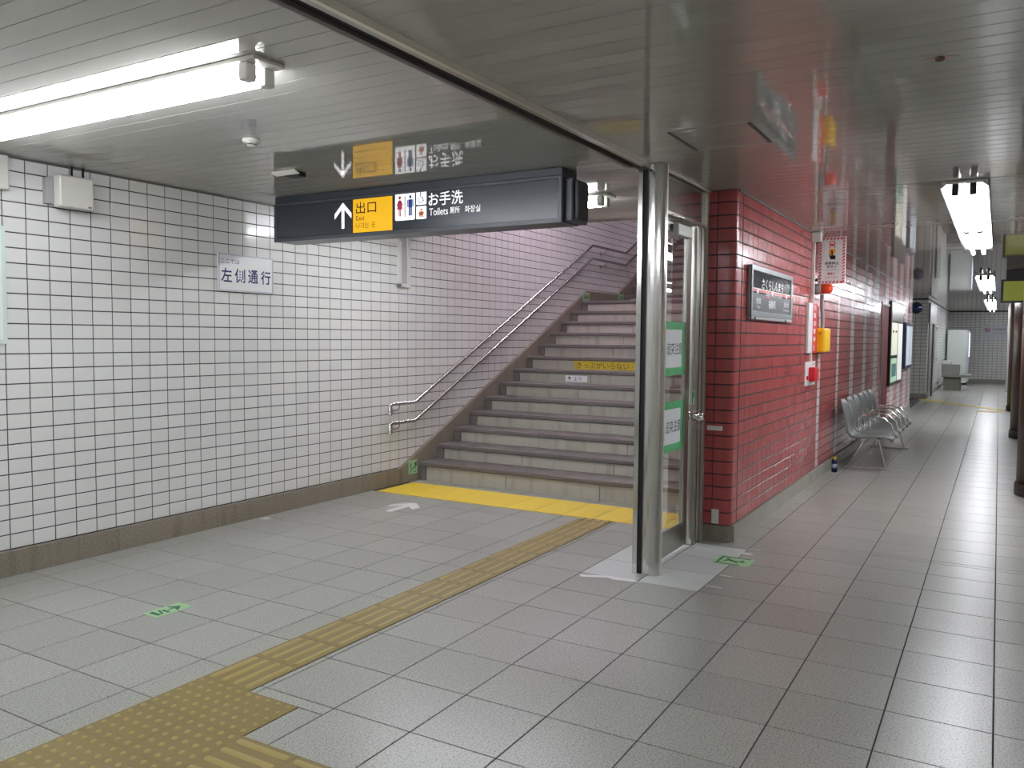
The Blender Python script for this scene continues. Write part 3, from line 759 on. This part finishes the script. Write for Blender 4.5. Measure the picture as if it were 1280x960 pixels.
# ================================================================== FLOOR MARKS
r = sticker('floor_sticker', (3.02, 4.035, .0008), (.97, -.02, 0), (.02, .97, 0), .24, .125, 'small green arrow sticker on the floor at lower left', [rect(-.095, -.04, -.07, .04), bar(-.06, -.035, -.035, .035, .012), rect(-.03, -.04, -.012, .02), bar(0, 0, .06, 0, .012), [(.03, .05), (.03, .02), (.06, 0), (.03, -.02), (.03, -.05), (.085, 0)]])
sticker('floor_sticker', (5.79, 1.565, .0008), (0, -1, 0), (1, 0, 0), .255, .225, 'green running figure exit sticker on the floor near red wall', [rect(-.105, -.1, -.09, .1), rect(-.09, .085, .1, .1), rect(-.09, -.1, .06, -.085), circ(-.05, .04, .016, 8), bar(-.04, .02, .0, -.01, .03), bar(0, -.01, .04, -.045, .016), bar(0, -.01, .05, .02, .016), bar(-.04, .02, -.06, -.03, .014), [(.05, .05), (.08, .01), (.05, -.03)]])
arrow = B()
ap = [(5.787, 4.726), (5.783, 4.637), (6.055, 4.651), (5.959, 4.537), (6.076, 4.535), (6.231, 4.685), (6.185, 4.756), (6.137, 4.796), (6.023, 4.853), (5.979, 4.812), (6.078, 4.75)]
ap = [(5.785, 4.715), (5.785, 4.64), (6.06, 4.65), (5.96, 4.54), (6.07, 4.53), (6.235, 4.695), (6.03, 4.86), (5.975, 4.815), (6.075, 4.735)]
decal([[(p[0]-6, p[1]-4.7) for p in ap]], (6, 4.7, .0008), (1, 0, 0), (0, 1, 0), mat('white_floor_tape', (206, 206, 200), .6), None, 'floor_arrow', .0012, label='white tape arrow on the floor pointing to the stairs', cat='arrow')
TAPE = mat('white_floor_tape', (206, 206, 200), .6)
for x, y0, y1, wd, lab in ((6.185, 1.468, 1.567, .022, 'farthest white tape dash on the floor by the red wall corner'), (6.04, 1.50, 1.575, .06, 'white tape square beside the green floor exit sticker'),
                      (5.394, 1.468, 1.553, .022, 'white tape dash on floor nearer than the green exit sticker'), (5.112, 1.454, 1.557, .022, 'nearest white tape dash at the edge of the pale floor tiles'),
                      (5.005, 5.335, 5.42, .07, 'white tape piece on the floor beside the left skirting'), (7.215, 5.31, 5.42, .04, 'white tape piece on floor under the first step at left')):
    decal([rect(-wd/2, -(y1-y0)/2, wd/2, (y1-y0)/2)], (x, (y0+y1)/2, .0008), (1, 0, 0), (0, 1, 0), TAPE, None, 'floor_tape', .0012, label=lab, cat='tape')
decal([[(-.1, .16), (-.06, .19), (.01, .02), (.02, -.16), (-.02, -.22), (-.05, -.05), (-.03, .0)]], (4.97, 2.16, .0008), (1, 0, 0), (0, 1, 0), mat('pale_filler', (222, 224, 222), .6), floor, 'filler_patch', .001)

# ================================================================== CEILING DETAILS
sd = empty('smoke_detector', (3.42, 3.765, H-.05), 'small white round smoke detector on the left ceiling', 'detector')
B().lathe((3.42, 3.765, H), [(.05, 0), (.052, -.012), (.046, -.02), (.03, -.022), (.028, -.036), (.018, -.042)][::-1], 20).build('body', PLASTIC, sd)
B().lathe((3.42, 3.765, H-.03), [(.031, 0), (.031, -.004)][::-1], 16).build('slot_ring', DARK, sd)
op = empty('ceiling_vent', (4.24, 4.25, H-.03), 'dark slot with bent white flap in the ceiling above hanging sign', 'vent')
B().box(4.20, 4.29, 4.19, 4.31, H-.03, H-.001).build('dark_opening', BLACK, op)
B().prism([(4.15, H-.002), (4.17, H-.016), (4.20, H-.026), (4.20, H-.022), (4.175, H-.01), (4.155, H-.001)], 1, 4.16, 4.38).build('bent_flap', PLASTIC, op)
cs = empty('ceiling_fitting', (3.775, .244, H-.01), 'small damaged brown fitting on the right ceiling', 'fitting')
B().lathe((3.775, .244, H), [(.02, 0), (.016, -.012), (.006, -.014)][::-1], 10).build('stub', mat('rusty_brown', (92, 66, 56), .7), cs)
decal([[(-.07, 0), (-.02, .012), (.05, .02), (.06, 0), (.02, -.018), (-.03, -.01)]], (3.775, .244, H-.0005), (0, 1, 0), (1, 0, 0), mat('pinkish_flake', (170, 140, 130), .7), cs, 'flake', .002)
hf = empty('access_hatch', (4.62, 1.38, H), 'flush square access hatch in the ceiling above the glass door', 'hatch')
b = B(); b.box(4.385, 4.395, 1.17, 1.6, H-.004, H+.001).box(4.90, 4.91, 1.17, 1.6, H-.004, H+.001); b.build('hatch_edge', ALU, hf)
b = B(); b.box(4.41, 4.89, 1.595, 1.61, H-.006, H+.001).box(4.41, 4.89, 1.16, 1.175, H-.006, H+.001); b.build('hatch_hinge', CGAP, hf)

# ================================================================== THINGS ON THE RED WALL
YF = YM-.004
nb = empty('name_board', (7.3, YF, 1.72), 'grey framed black station name board on the red wall', 'sign')
nx0, nx1, nz0, nz1 = 6.62, 8.12, 1.745, 2.165
B().box(nx0, nx1, YF-.03, YF, nz0+.012, nz1).build('case', mat('grey_board_case', (150, 154, 154), .35), nb, bevel=.012)
b = B(); b.box(nx0, nx1, YF-.04, YF-.03, nz1-.045, nz1).box(nx0, nx1, YF-.04, YF-.03, nz0+.012, nz0+.055).box(nx0, nx0+.04, YF-.04, YF-.03, nz0+.05, nz1-.04).box(nx1-.07, nx1, YF-.04, YF-.03, nz0+.05, nz1-.04)
b.build('frame', mat('grey_frame', (140, 146, 146), .3, .3), nb, bevel=.004)
B().box(nx0+.02, nx1, YF-.036, YF, nz0-.012, nz0+.012).build('bottom_rail', GREYPL, nb)
for q in (6.75, 7.85): B().cyl((q, YF-.041, nz0-.004), 1, .012, .01, 10).build('screw', BLKP, nb)
fx0, fx1, fz0, fz1 = nx0+.04, nx1-.07, nz0+.055, nz1-.045
B().box(fx0, fx1, YF-.033, YF-.029, fz0, fz1).build('face', mat('board_black', (44, 46, 50), .12), nb)
yy = YF-.0335; fc = (fx0+fx1)/2
zl = fz0+.155
B().box(fx0, fx1, yy-.0006, yy, zl, zl+.022).build('red_line', mat('red_line', (214, 70, 76), .3), nb)
B().box(fx0, fx1, yy-.0006, yy, zl+.022, zl+.03).build('white_line', WHITE, nb)
B().box(fx0, fx1, yy-.0004, yy, fz0, zl-.01).build('lower_band', mat('board_grey', (104, 106, 108), .2), nb)
for q in (fx0+.17, fc-.02, fx1-.17): B().box(q-.03, q+.03, yy-.001, yy, zl-.012, zl+.024).build('station_tick', WHITE, nb)
RX, UZ = (1, 0, 0), (0, 0, 1)
text('さくらしんまち', (fc, yy-.001, fz1-.09), RX, UZ, .78, .085, WHITE, nb, bold=.012)
text('Sakura-shimmachi', (fc+.04, yy-.001, fz1-.165), RX, UZ, .6, .036, WHITE, nb)
text('桜新町', (fc-.02, yy-.001, fz0+.07), RX, UZ, .26, .075, WHITE, nb, bold=.01)
text('用賀', (fx0+.2, yy-.001, fz0+.085), RX, UZ, .16, .05, WHITE, nb)
text('Yoga', (fx0+.2, yy-.001, fz0+.035), RX, UZ, .12, .028, WHITE, nb)
text('駒沢大学', (fx1-.17, yy-.001, fz0+.085), RX, UZ, .2, .045, WHITE, nb)
text('Komazawa-daigaku', (fx1-.17, yy-.001, fz0+.035), RX, UZ, .22, .022, WHITE, nb)
decal([[(-.06, .008), (-.0, .008), (.0, .02), (.04, 0), (0, -.02), (0, -.008), (-.06, -.008)]], (fx0+.52, yy-.0002, zl-.03), RX, UZ, mat('red_line', (214, 70, 76), .3), nb, 'direction_arrow')

es = empty('emergency_stop_sign', (9.41, 1.57, 2.17), 'white projecting sign with red striped border and pushing hand symbol', 'sign')
ey0, ey1, ez0, ez1, ex = 1.432, 1.707, 2.17, 2.668, 9.4
B().box(ex, ex+.02, ey0, ey1, ez0, ez1).build('board', mat('white_enamel', (222, 222, 220), .35), es, bevel=.003)
B().box(ex-.004, ex+.03, ey1, YF, ez0+.03, ez0+.06).box(ex-.004, ex+.03, ey1, YF, ez1-.06, ez1-.03).build('bracket', DARK, es)
ec = (ex-.0005, (ey0+ey1)/2, (ez0+ez1)/2); hw, hh = (ey1-ey0)/2-.006, (ez1-ez0)/2-.006
st_ = []
n = 15
for i in range(n):
    z = -hh+i*(2*hh/n)
    for sx in (-hw, hw-.026): st_.append([(sx, z), (sx+.026, z+.018), (sx+.026, z+.036), (sx, z+.018)])
for i in range(6):
    x = -hw+.03+i*.036
    for sz in (-hh, hh-.026): st_.append([(x, sz), (x+.018, sz), (x+.034, sz+.026), (x+.016, sz+.026)])
decal([[(max(-hw, min(hw, p[0])), max(-hh, min(hh, p[1]))) for p in q] for q in st_], ec, R_, U_, mat('red_stripe', (196, 60, 76), .4), es, 'striped_border')
decal([rrect(-.028, .15, .028, .2, .01), bar(-.02, .15, -.03, .13, .008), bar(.02, .15, .03, .13, .008)], ec, R_, U_, REDP, es, 'train_symbol')
decal([rect(-.018, .175, .018, .192), circ(-.016, .16, .005, 6), circ(.016, .16, .005, 6)], (ec[0]-.0012, ec[1], ec[2]), R_, U_, WHITE, es, 'train_window')
decal([rrect(-.032, .06, .032, .122, .012)], ec, R_, U_, mat('button_yellow', (230, 186, 40), .4), es, 'button_symbol')
decal([circ(0, .095, .017, 12)], (ec[0]-.0008, ec[1], ec[2]), R_, U_, ORANGEP, es, 'button_spot')
decal([rect(-.007, .04, .007, .1), [(-.03, .06), (-.022, .064), (-.007, .045), (.007, .055), (.036, .05), (.034, .01), (-.014, .01)]], (ec[0]-.0014, ec[1], ec[2]), R_, U_, mat('hand_navy', (24, 28, 52), .4), es, 'hand_symbol')
text('非常停止', (ex-.002, ec[1], ec[2]-.03), R_, U_, .14, .032, BLKP, es, bold=.02)
text('ボタン', (ex-.002, ec[1], ec[2]-.066), R_, U_, .10, .03, BLKP, es, bold=.02)
text('Emergency\nTrain stop button', (ex-.002, ec[1], ec[2]-.1), R_, U_, .15, .026, GREYP, es)
text('電車が', (ex-.002, ec[1], ec[2]-.14), R_, U_, .08, .026, REDP, es, bold=.02)
text('止まります', (ex-.002, ec[1], ec[2]-.18), R_, U_, .14, .026, REDP, es)

pc = B(); pc.box(9.2, 9.235, YF-.03, YF, 1.95, 2.64).box(9.15, 9.26, YF-.09, YF, 2.60, 2.698)
pc.build('cable_duct', PLASTIC, bevel=.004, label='white vertical duct rising to the ceiling left of projecting sign', cat='duct')
el = empty('emergency_lamp', (9.42, YF-.05, 2.12), 'orange red round warning lamp below the projecting sign', 'lamp')
B().lathe((9.42, YF, 2.12), [(.06, 0), (.06, -.06), (.05, -.07)][::-1], 20, ax=1).build('base', GREYPL, el)
B().lathe((9.42, YF-.07, 2.12), [(.056, 0), (.056, -.07), (.045, -.10), (.02, -.112)][::-1], 20, ax=1).build('lens', RLAMP, el)
ho = B().tube([(9.50, YF-.06, 2.06), (9.55, YF-.05, 1.95), (9.64, YF-.045, 1.86), (9.66, YF-.045, 1.70)], .02, 10)
ho.build('conduit', GREYPL, label='beige bent conduit joining the warning lamp and yellow box', cat='conduit')
yb = empty('emergency_button_box', (9.68, YF-.06, 1.44), 'yellow enamelled emergency button box on the red wall', 'box')
B().box(9.5, 9.86, YF-.10, YF, 1.435, 1.70).build('case', YBOX, yb, bevel=.02)
B().cyl((9.86, YF-.06, 1.64), 0, .012, .02, 10).build('hinge', DARK, yb); B().cyl((9.86, YF-.06, 1.5), 0, .012, .02, 10).build('hinge', DARK, yb)
text('非', (9.499, YF-.05, 1.64), R_, U_, .03, .035, BLKP, yb)
fs = empty('fire_plate', (9.22, YF, 1.43), 'tall white plate with red strip of white characters', 'sign')
B().box(8.97, 9.18, YF-.03, YF, 1.43, 1.957).build('casing', mat('white_casing', (222, 220, 218), .4), fs, bevel=.006)
B().box(9.18, 9.50, YF-.02, YF, 1.43, 1.957).build('red_plate', REDPL, fs, bevel=.002)
for i, ch in enumerate('列車非常停止'): text(ch, (9.34, YF-.0208, 1.915-.085*i), RX, UZ, .13, .066, WHITE, fs, bold=.02)
B().box(9.22, 9.25, YF-.02, YF, 1.345, 1.43).build('thin_duct', PLASTIC, fs)
fp = empty('alarm_plate', (9.25, YF, 1.08), 'small white plate with red call box below the tall red strip', 'box')
B().box(8.97, 9.50, YF-.01, YF, 1.085, 1.34).build('plate', mat('white_enamel', (222, 222, 220), .35), fp, bevel=.003)
B().box(9.13, 9.36, YF-.075, YF-.01, 1.13, 1.28).build('call_box', REDPL, fp, bevel=.01)
B().box(9.03, 9.07, YF-.03, YF-.01, 1.15, 1.19).build('key_switch', REDPL, fp)
text('非常', (9.38, YF-.0108, 1.31), RX, UZ, .12, .03, REDP, fp)
B().box(6.289, 6.296, 1.81, 1.932, .865, .9).build('wall_plate', PLASTIC, bevel=.002, label='small white horizontal plate on narrow front of the red wall', cat='plate')
B().box(6.286, 6.296, 1.826, 1.882, .14, .252).build('wall_socket', PLASTIC, bevel=.002, label='white vertical socket plate low on narrow front of red wall', cat='socket')

# doorway, poster cases, mirror at the far end of the striped wall
dr = empty('door_2', (15.85, YM, 0), kind='structure')
B().box(15.4, 16.38, YM-.005, YM+.03, 0, 2.2).build('door_leaf', DRED, dr, bevel=.004)
B().box(15.36, 15.41, YM-.02, YM+.03, 0, 2.22).box(15.41, 16.4, YM-.02, YM+.03, 2.18, 2.22).build('door_frame', mat('pale_metal_frame', (150, 146, 140), .4), dr)
pc = empty('poster_case', (17.4, YM, .75), 'tall black edged display case of posters on the striped wall', 'display case')
B().box(16.4, 18.5, YM-.05, YM, .74, 2.29).build('case', DARK, pc, bevel=.006)
B().box(16.46, 18.44, YM-.057, YM-.049, 1.93, 2.26).build('metal_panel', STEELD, pc)
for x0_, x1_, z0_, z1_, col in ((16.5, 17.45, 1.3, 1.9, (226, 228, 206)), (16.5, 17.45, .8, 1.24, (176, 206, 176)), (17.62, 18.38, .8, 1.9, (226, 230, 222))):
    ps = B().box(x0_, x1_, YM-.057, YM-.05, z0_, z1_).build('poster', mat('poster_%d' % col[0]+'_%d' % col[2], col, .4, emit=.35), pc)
B().box(16.62, 17.33, YM-.0585, YM-.057, .9, 1.14).build('poster_block', mat('poster_teal', (90, 140, 140), .5), pc)
B().box(16.62, 16.85, YM-.0585, YM-.057, 1.72, 1.76).box(17.1, 17.33, YM-.0585, YM-.057, 1.72, 1.76).build('poster_block', BLKP, pc)
pc2 = empty('poster_case', (19.9, YM, .98), 'narrow dark blue framed poster case near the end of striped wall', 'display case')
B().box(19.0, 20.5, YM-.07, YM, .98, 1.95).build('case', mat('dark_blue_frame', (30, 40, 70), .3), pc2, bevel=.006)
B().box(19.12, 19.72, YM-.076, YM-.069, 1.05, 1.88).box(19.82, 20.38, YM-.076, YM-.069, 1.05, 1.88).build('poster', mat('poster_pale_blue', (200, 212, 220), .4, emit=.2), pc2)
mr = empty('convex_mirror', (21.06, 1.68, 2.32), 'round dark safety mirror at the end corner of striped wall', 'mirror')
B().lathe((21.04, 1.66, 2.32), [(.13, .02), (.135, 0), (.12, -.03), (.07, -.05), (.02, -.055)][::-1], 20, ax=0).build('mirror_dome', mat('dark_mirror', (40, 44, 70), .1, .8), mr)
B().box(21.05, 21.12, 1.66, 1.74, 2.3, 2.34).build('mount', DARK, mr)

# ================================================================== BENCH WITH SIX SEATS
bn = empty('bench_seats', (12.0, 1.3, 0), 'row of six grey shell seats with chrome armrests along red wall', 'bench')
bx0, sp = 10.58, .478
for i in range(6):
    cx = bx0+.235+sp*i
    prof = [(1.05, .385), (1.06, .415), (1.12, .437), (1.25, .435), (1.40, .42), (1.48, .425), (1.525, .47), (1.545, .58), (1.565, .70), (1.60, .80), (1.625, .84)]
    ins = [(p[0]+d[0], p[1]+d[1]) for p, d in zip(prof, [(.01, -.02), (.01, -.02), (0, -.022), (0, -.022), (.005, -.024), (.02, -.02), (.024, -.008), (.024, -.004), (.024, -.003), (.022, -.003), (.012, .004)])]
    vs = []; n_ = len(prof)
    ws = [.13, .17, .205, .222, .222, .215, .215, .222, .215, .18, .11]
    b = B()
    for sgn, arr in ((0, prof), (1, ins)):
        for j, p in enumerate(arr):
            for t_ in (-1, -.5, 0, .5, 1):
                dish = -.014*(1-t_*t_) if not sgn else -.012*(1-t_*t_)
                nrm = (0, dish) if j < 5 else (-dish*.9, 0)
                vs.append((cx+ws[j]*t_, p[0]+nrm[0], p[1]+nrm[1]))
    m5 = 5*n_; fs_ = []
    for j in range(n_-1):
        for t_ in range(4):
            a = j*5+t_; fs_.append((a, a+1, a+6, a+5)); fs_.append((m5+a, m5+a+5, m5+a+6, m5+a+1))
        a = j*5; fs_.append((a, a+5, m5+a+5, m5+a)); a = j*5+4; fs_.append((a, m5+a, m5+a+5, a+5))
    for t_ in range(4):
        fs_.append((t_, m5+t_, m5+t_+1, t_+1)); a = (n_-1)*5+t_; fs_.append((a, a+1, m5+a+1, m5+a))
    b.add(vs, fs_, 0, True); b.build('seat_shell', SEATM, bn)
for i in range(1, 6):
    cx = bx0-.004+sp*i
    B().tube([(cx, 1.50, .49), (cx, 1.47, .60), (cx, 1.44, .635), (cx, 1.30, .64), (cx, 1.18, .615), (cx, 1.10, .54), (cx, 1.07, .44), (cx, 1.08, .39)], .011, 8).build('armrest', CHROME, bn)
    B().tube([(cx-.02, 1.50, .66), (cx, 1.46, .42), (cx, 1.42, .40)], .009, 8).build('arm_strut', CHROME, bn)
B().tube([(bx0+.12, 1.22, .375), (bx0+sp*6-.12, 1.22, .375)], .019, 10).tube([(bx0+.12, 1.38, .375), (bx0+sp*6-.12, 1.38, .375)], .019, 10).build('beam', CHROME, bn)
for cx in (bx0+.28, bx0+sp*6-.28):
    B().tube([(cx, 1.38, .375), (cx-.02, 1.55, .02)], .012, 8).build('leg', CHROME, bn)
    B().tube([(cx, 1.22, .375), (cx, 1.13, .02)], .012, 8).build('leg', CHROME, bn)
    B().box(cx-.02, cx+.02, 1.07, 1.60, 0, .02).build('foot_bar', CHROME, bn, bevel=.005)
cn = empty('drink_can', (10.40, 1.64, 0), 'dark blue bottle can with yellow cap on floor beside the bench', 'can')
B().lathe((10.40, 1.64, 0), [(.028, 0), (.033, .006), (.033, .135), (.026, .155)], 18).build('can_body', mat('can_navy', (28, 34, 72), .3, .4), cn)
B().lathe((10.40, 1.64, .155), [(.026, 0), (.022, .004), (.022, .026), (.019, .03)], 18).build('cap', mat('can_gold', (206, 176, 40), .3, .4), cn)
B().lathe((10.40, 1.64, .05), [(.0334, 0), (.0334, .05)], 18).build('band', mat('can_band', (150, 160, 190), .4), cn)

# ================================================================== FAR END OF THE HALL
vm = empty('vending_machine', (34.4, 1.3, 0), 'tall white vending machine against the far side wall', 'vending machine')
B().box(34.0, 35.1, 1.0, 1.62, .06, 1.98).build('cabinet', mat('white_cabinet', (214, 220, 216), .35), vm, bevel=.01)
B().box(34.03, 35.07, .93, 1.0, .1, 1.96).build('front', mat('front_pale', (200, 208, 216), .3), vm, bevel=.01)
B().box(34.12, 34.98, .924, .931, 1.0, 1.88).build('lit_window', mat('lit_window', (236, 240, 255), .3, emit=1.6), vm)
B().box(34.05, 35.05, .98, 1.6, 0, .06).build('plinth', DARK, vm)
gb = empty('far_bench', (30.5, 1.35, 0), 'grey stone bench with blocky pedestal in front of vending machine', 'bench')
B().box(29.9, 30.6, 1.02, 1.5, 0, .42).build('pedestal', mat('stone_pedestal', (112, 110, 100), .6), gb, bevel=.01)
B().box(29.8, 31.0, .72, 1.56, .42, .5).build('seat', mat('grey_seat', (120, 120, 116), .5), gb, bevel=.01)
B().box(29.8, 30.3, 1.05, 1.56, .5, .82).build('backrest', mat('grey_seat', (120, 120, 116), .5), gb, bevel=.02)
B().box(29.85, 30.2, 1.28, 1.56, .82, .95).build('headrest', mat('pale_grey_seat', (170, 172, 168), .5), gb, bevel=.02)
ns = empty('no_smoking_sign', (35.99, .15, 1.7), 'pale no smoking sign on the far white tiled wall', 'sign')
B().box(35.975, 35.995, -.28, .55, 1.70, 2.14).build('board', mat('pale_sign_board', (200, 204, 212), .4), ns, bevel=.003)
rg = [[(.085*math.cos(2*PI*i/16), .085*math.sin(2*PI*i/16)), (.085*math.cos(2*PI*(i+1)/16), .085*math.sin(2*PI*(i+1)/16)), (.062*math.cos(2*PI*(i+1)/16), .062*math.sin(2*PI*(i+1)/16)), (.062*math.cos(2*PI*i/16), .062*math.sin(2*PI*i/16))] for i in range(16)]
decal(rg+[bar(-.05, .05, .05, -.05, .02)], (35.974, .40, 2.0), R_, U_, REDP, ns, 'prohibition_ring')
decal([rect(-.045, -.01, .03, .01)], (35.9745, .40, 2.0), R_, U_, BLKP, ns, 'cigarette_symbol')
text('終日禁煙', (35.974, .02, 2.02), R_, U_, .42, .09, GREYP, ns, bold=.01)
text('No smoking', (35.974, .02, 1.88), R_, U_, .4, .05, GREYP, ns)
d3 = empty('door_3', (27.0, 1.68, 0), kind='structure')
B().box(25.4, 26.3, 1.64, 1.68, 0, 2.05).build('door_leaf', mat('grey_door', (128, 126, 122), .4), d3)
B().box(26.3, 26.5, 1.60, 1.68, 0, 2.05).build('door_frame', mat('dark_grey_frame', (84, 80, 80), .4), d3)
B().box(25.1, 27.6, 1.62, 1.68, 2.05, 2.6).build('door_transom', mat('grey_door', (128, 126, 122), .4), d3)
w1 = empty('window_1', (28.0, 1.68, 1.0), kind='structure')
B().box(27.2, 28.8, 1.63, 1.68, .95, 2.05).build('window_frame', mat('pale_metal_frame', (150, 146, 140), .4), w1)
B().box(27.35, 28.65, 1.622, 1.631, 1.02, 1.98).build('window_pane', mat('grey_green_pane', (132, 140, 128), .1), w1)
b = empty('hanging_board', (15.0, -.1, 2.17), 'small dark framed yellow green sign hanging from right ceiling', 'sign')
B().box(14.98, 15.16, -.42, .005, 2.17, 2.53).build('case', DARK, b, bevel=.006)
B().box(14.972, 14.982, -.39, -.03, 2.20, 2.50).build('face', mat('yellow_green_face', (150, 160, 40), .3, emit=.25), b)
B().box(15.03, 15.11, -.34, -.06, 2.53, 2.695).build('hanger', DARK, b)
for i, (cx, lab) in enumerate(((9.98, 'nearest round brown tiled column at the right edge'), (15.85, 'second round brown tiled column, behind the nearest one'), (21.9, 'third round brown tiled column down the hall'))):
    c = empty('column', (cx, -.62, 0), lab, 'column')
    B().lathe((cx, -.62, 0), [(.435, .0), (.435, .12)], 28).build('column_base', mat('dark_column_base', (40, 32, 30), .5), c)
    B().lathe((cx, -.62, .122), [(.42, 0), (.42, H-.124)], 32).build('column_shaft', BROWN, c)
c = empty('column', (30.2, -.5, 0), 'pale square column at the far end of the hall', 'column')
B().box(29.9, 30.6, -.86, -.22, 0, H).build('shaft', mat('pale_column', (176, 172, 166), .4), c, bevel=.02)
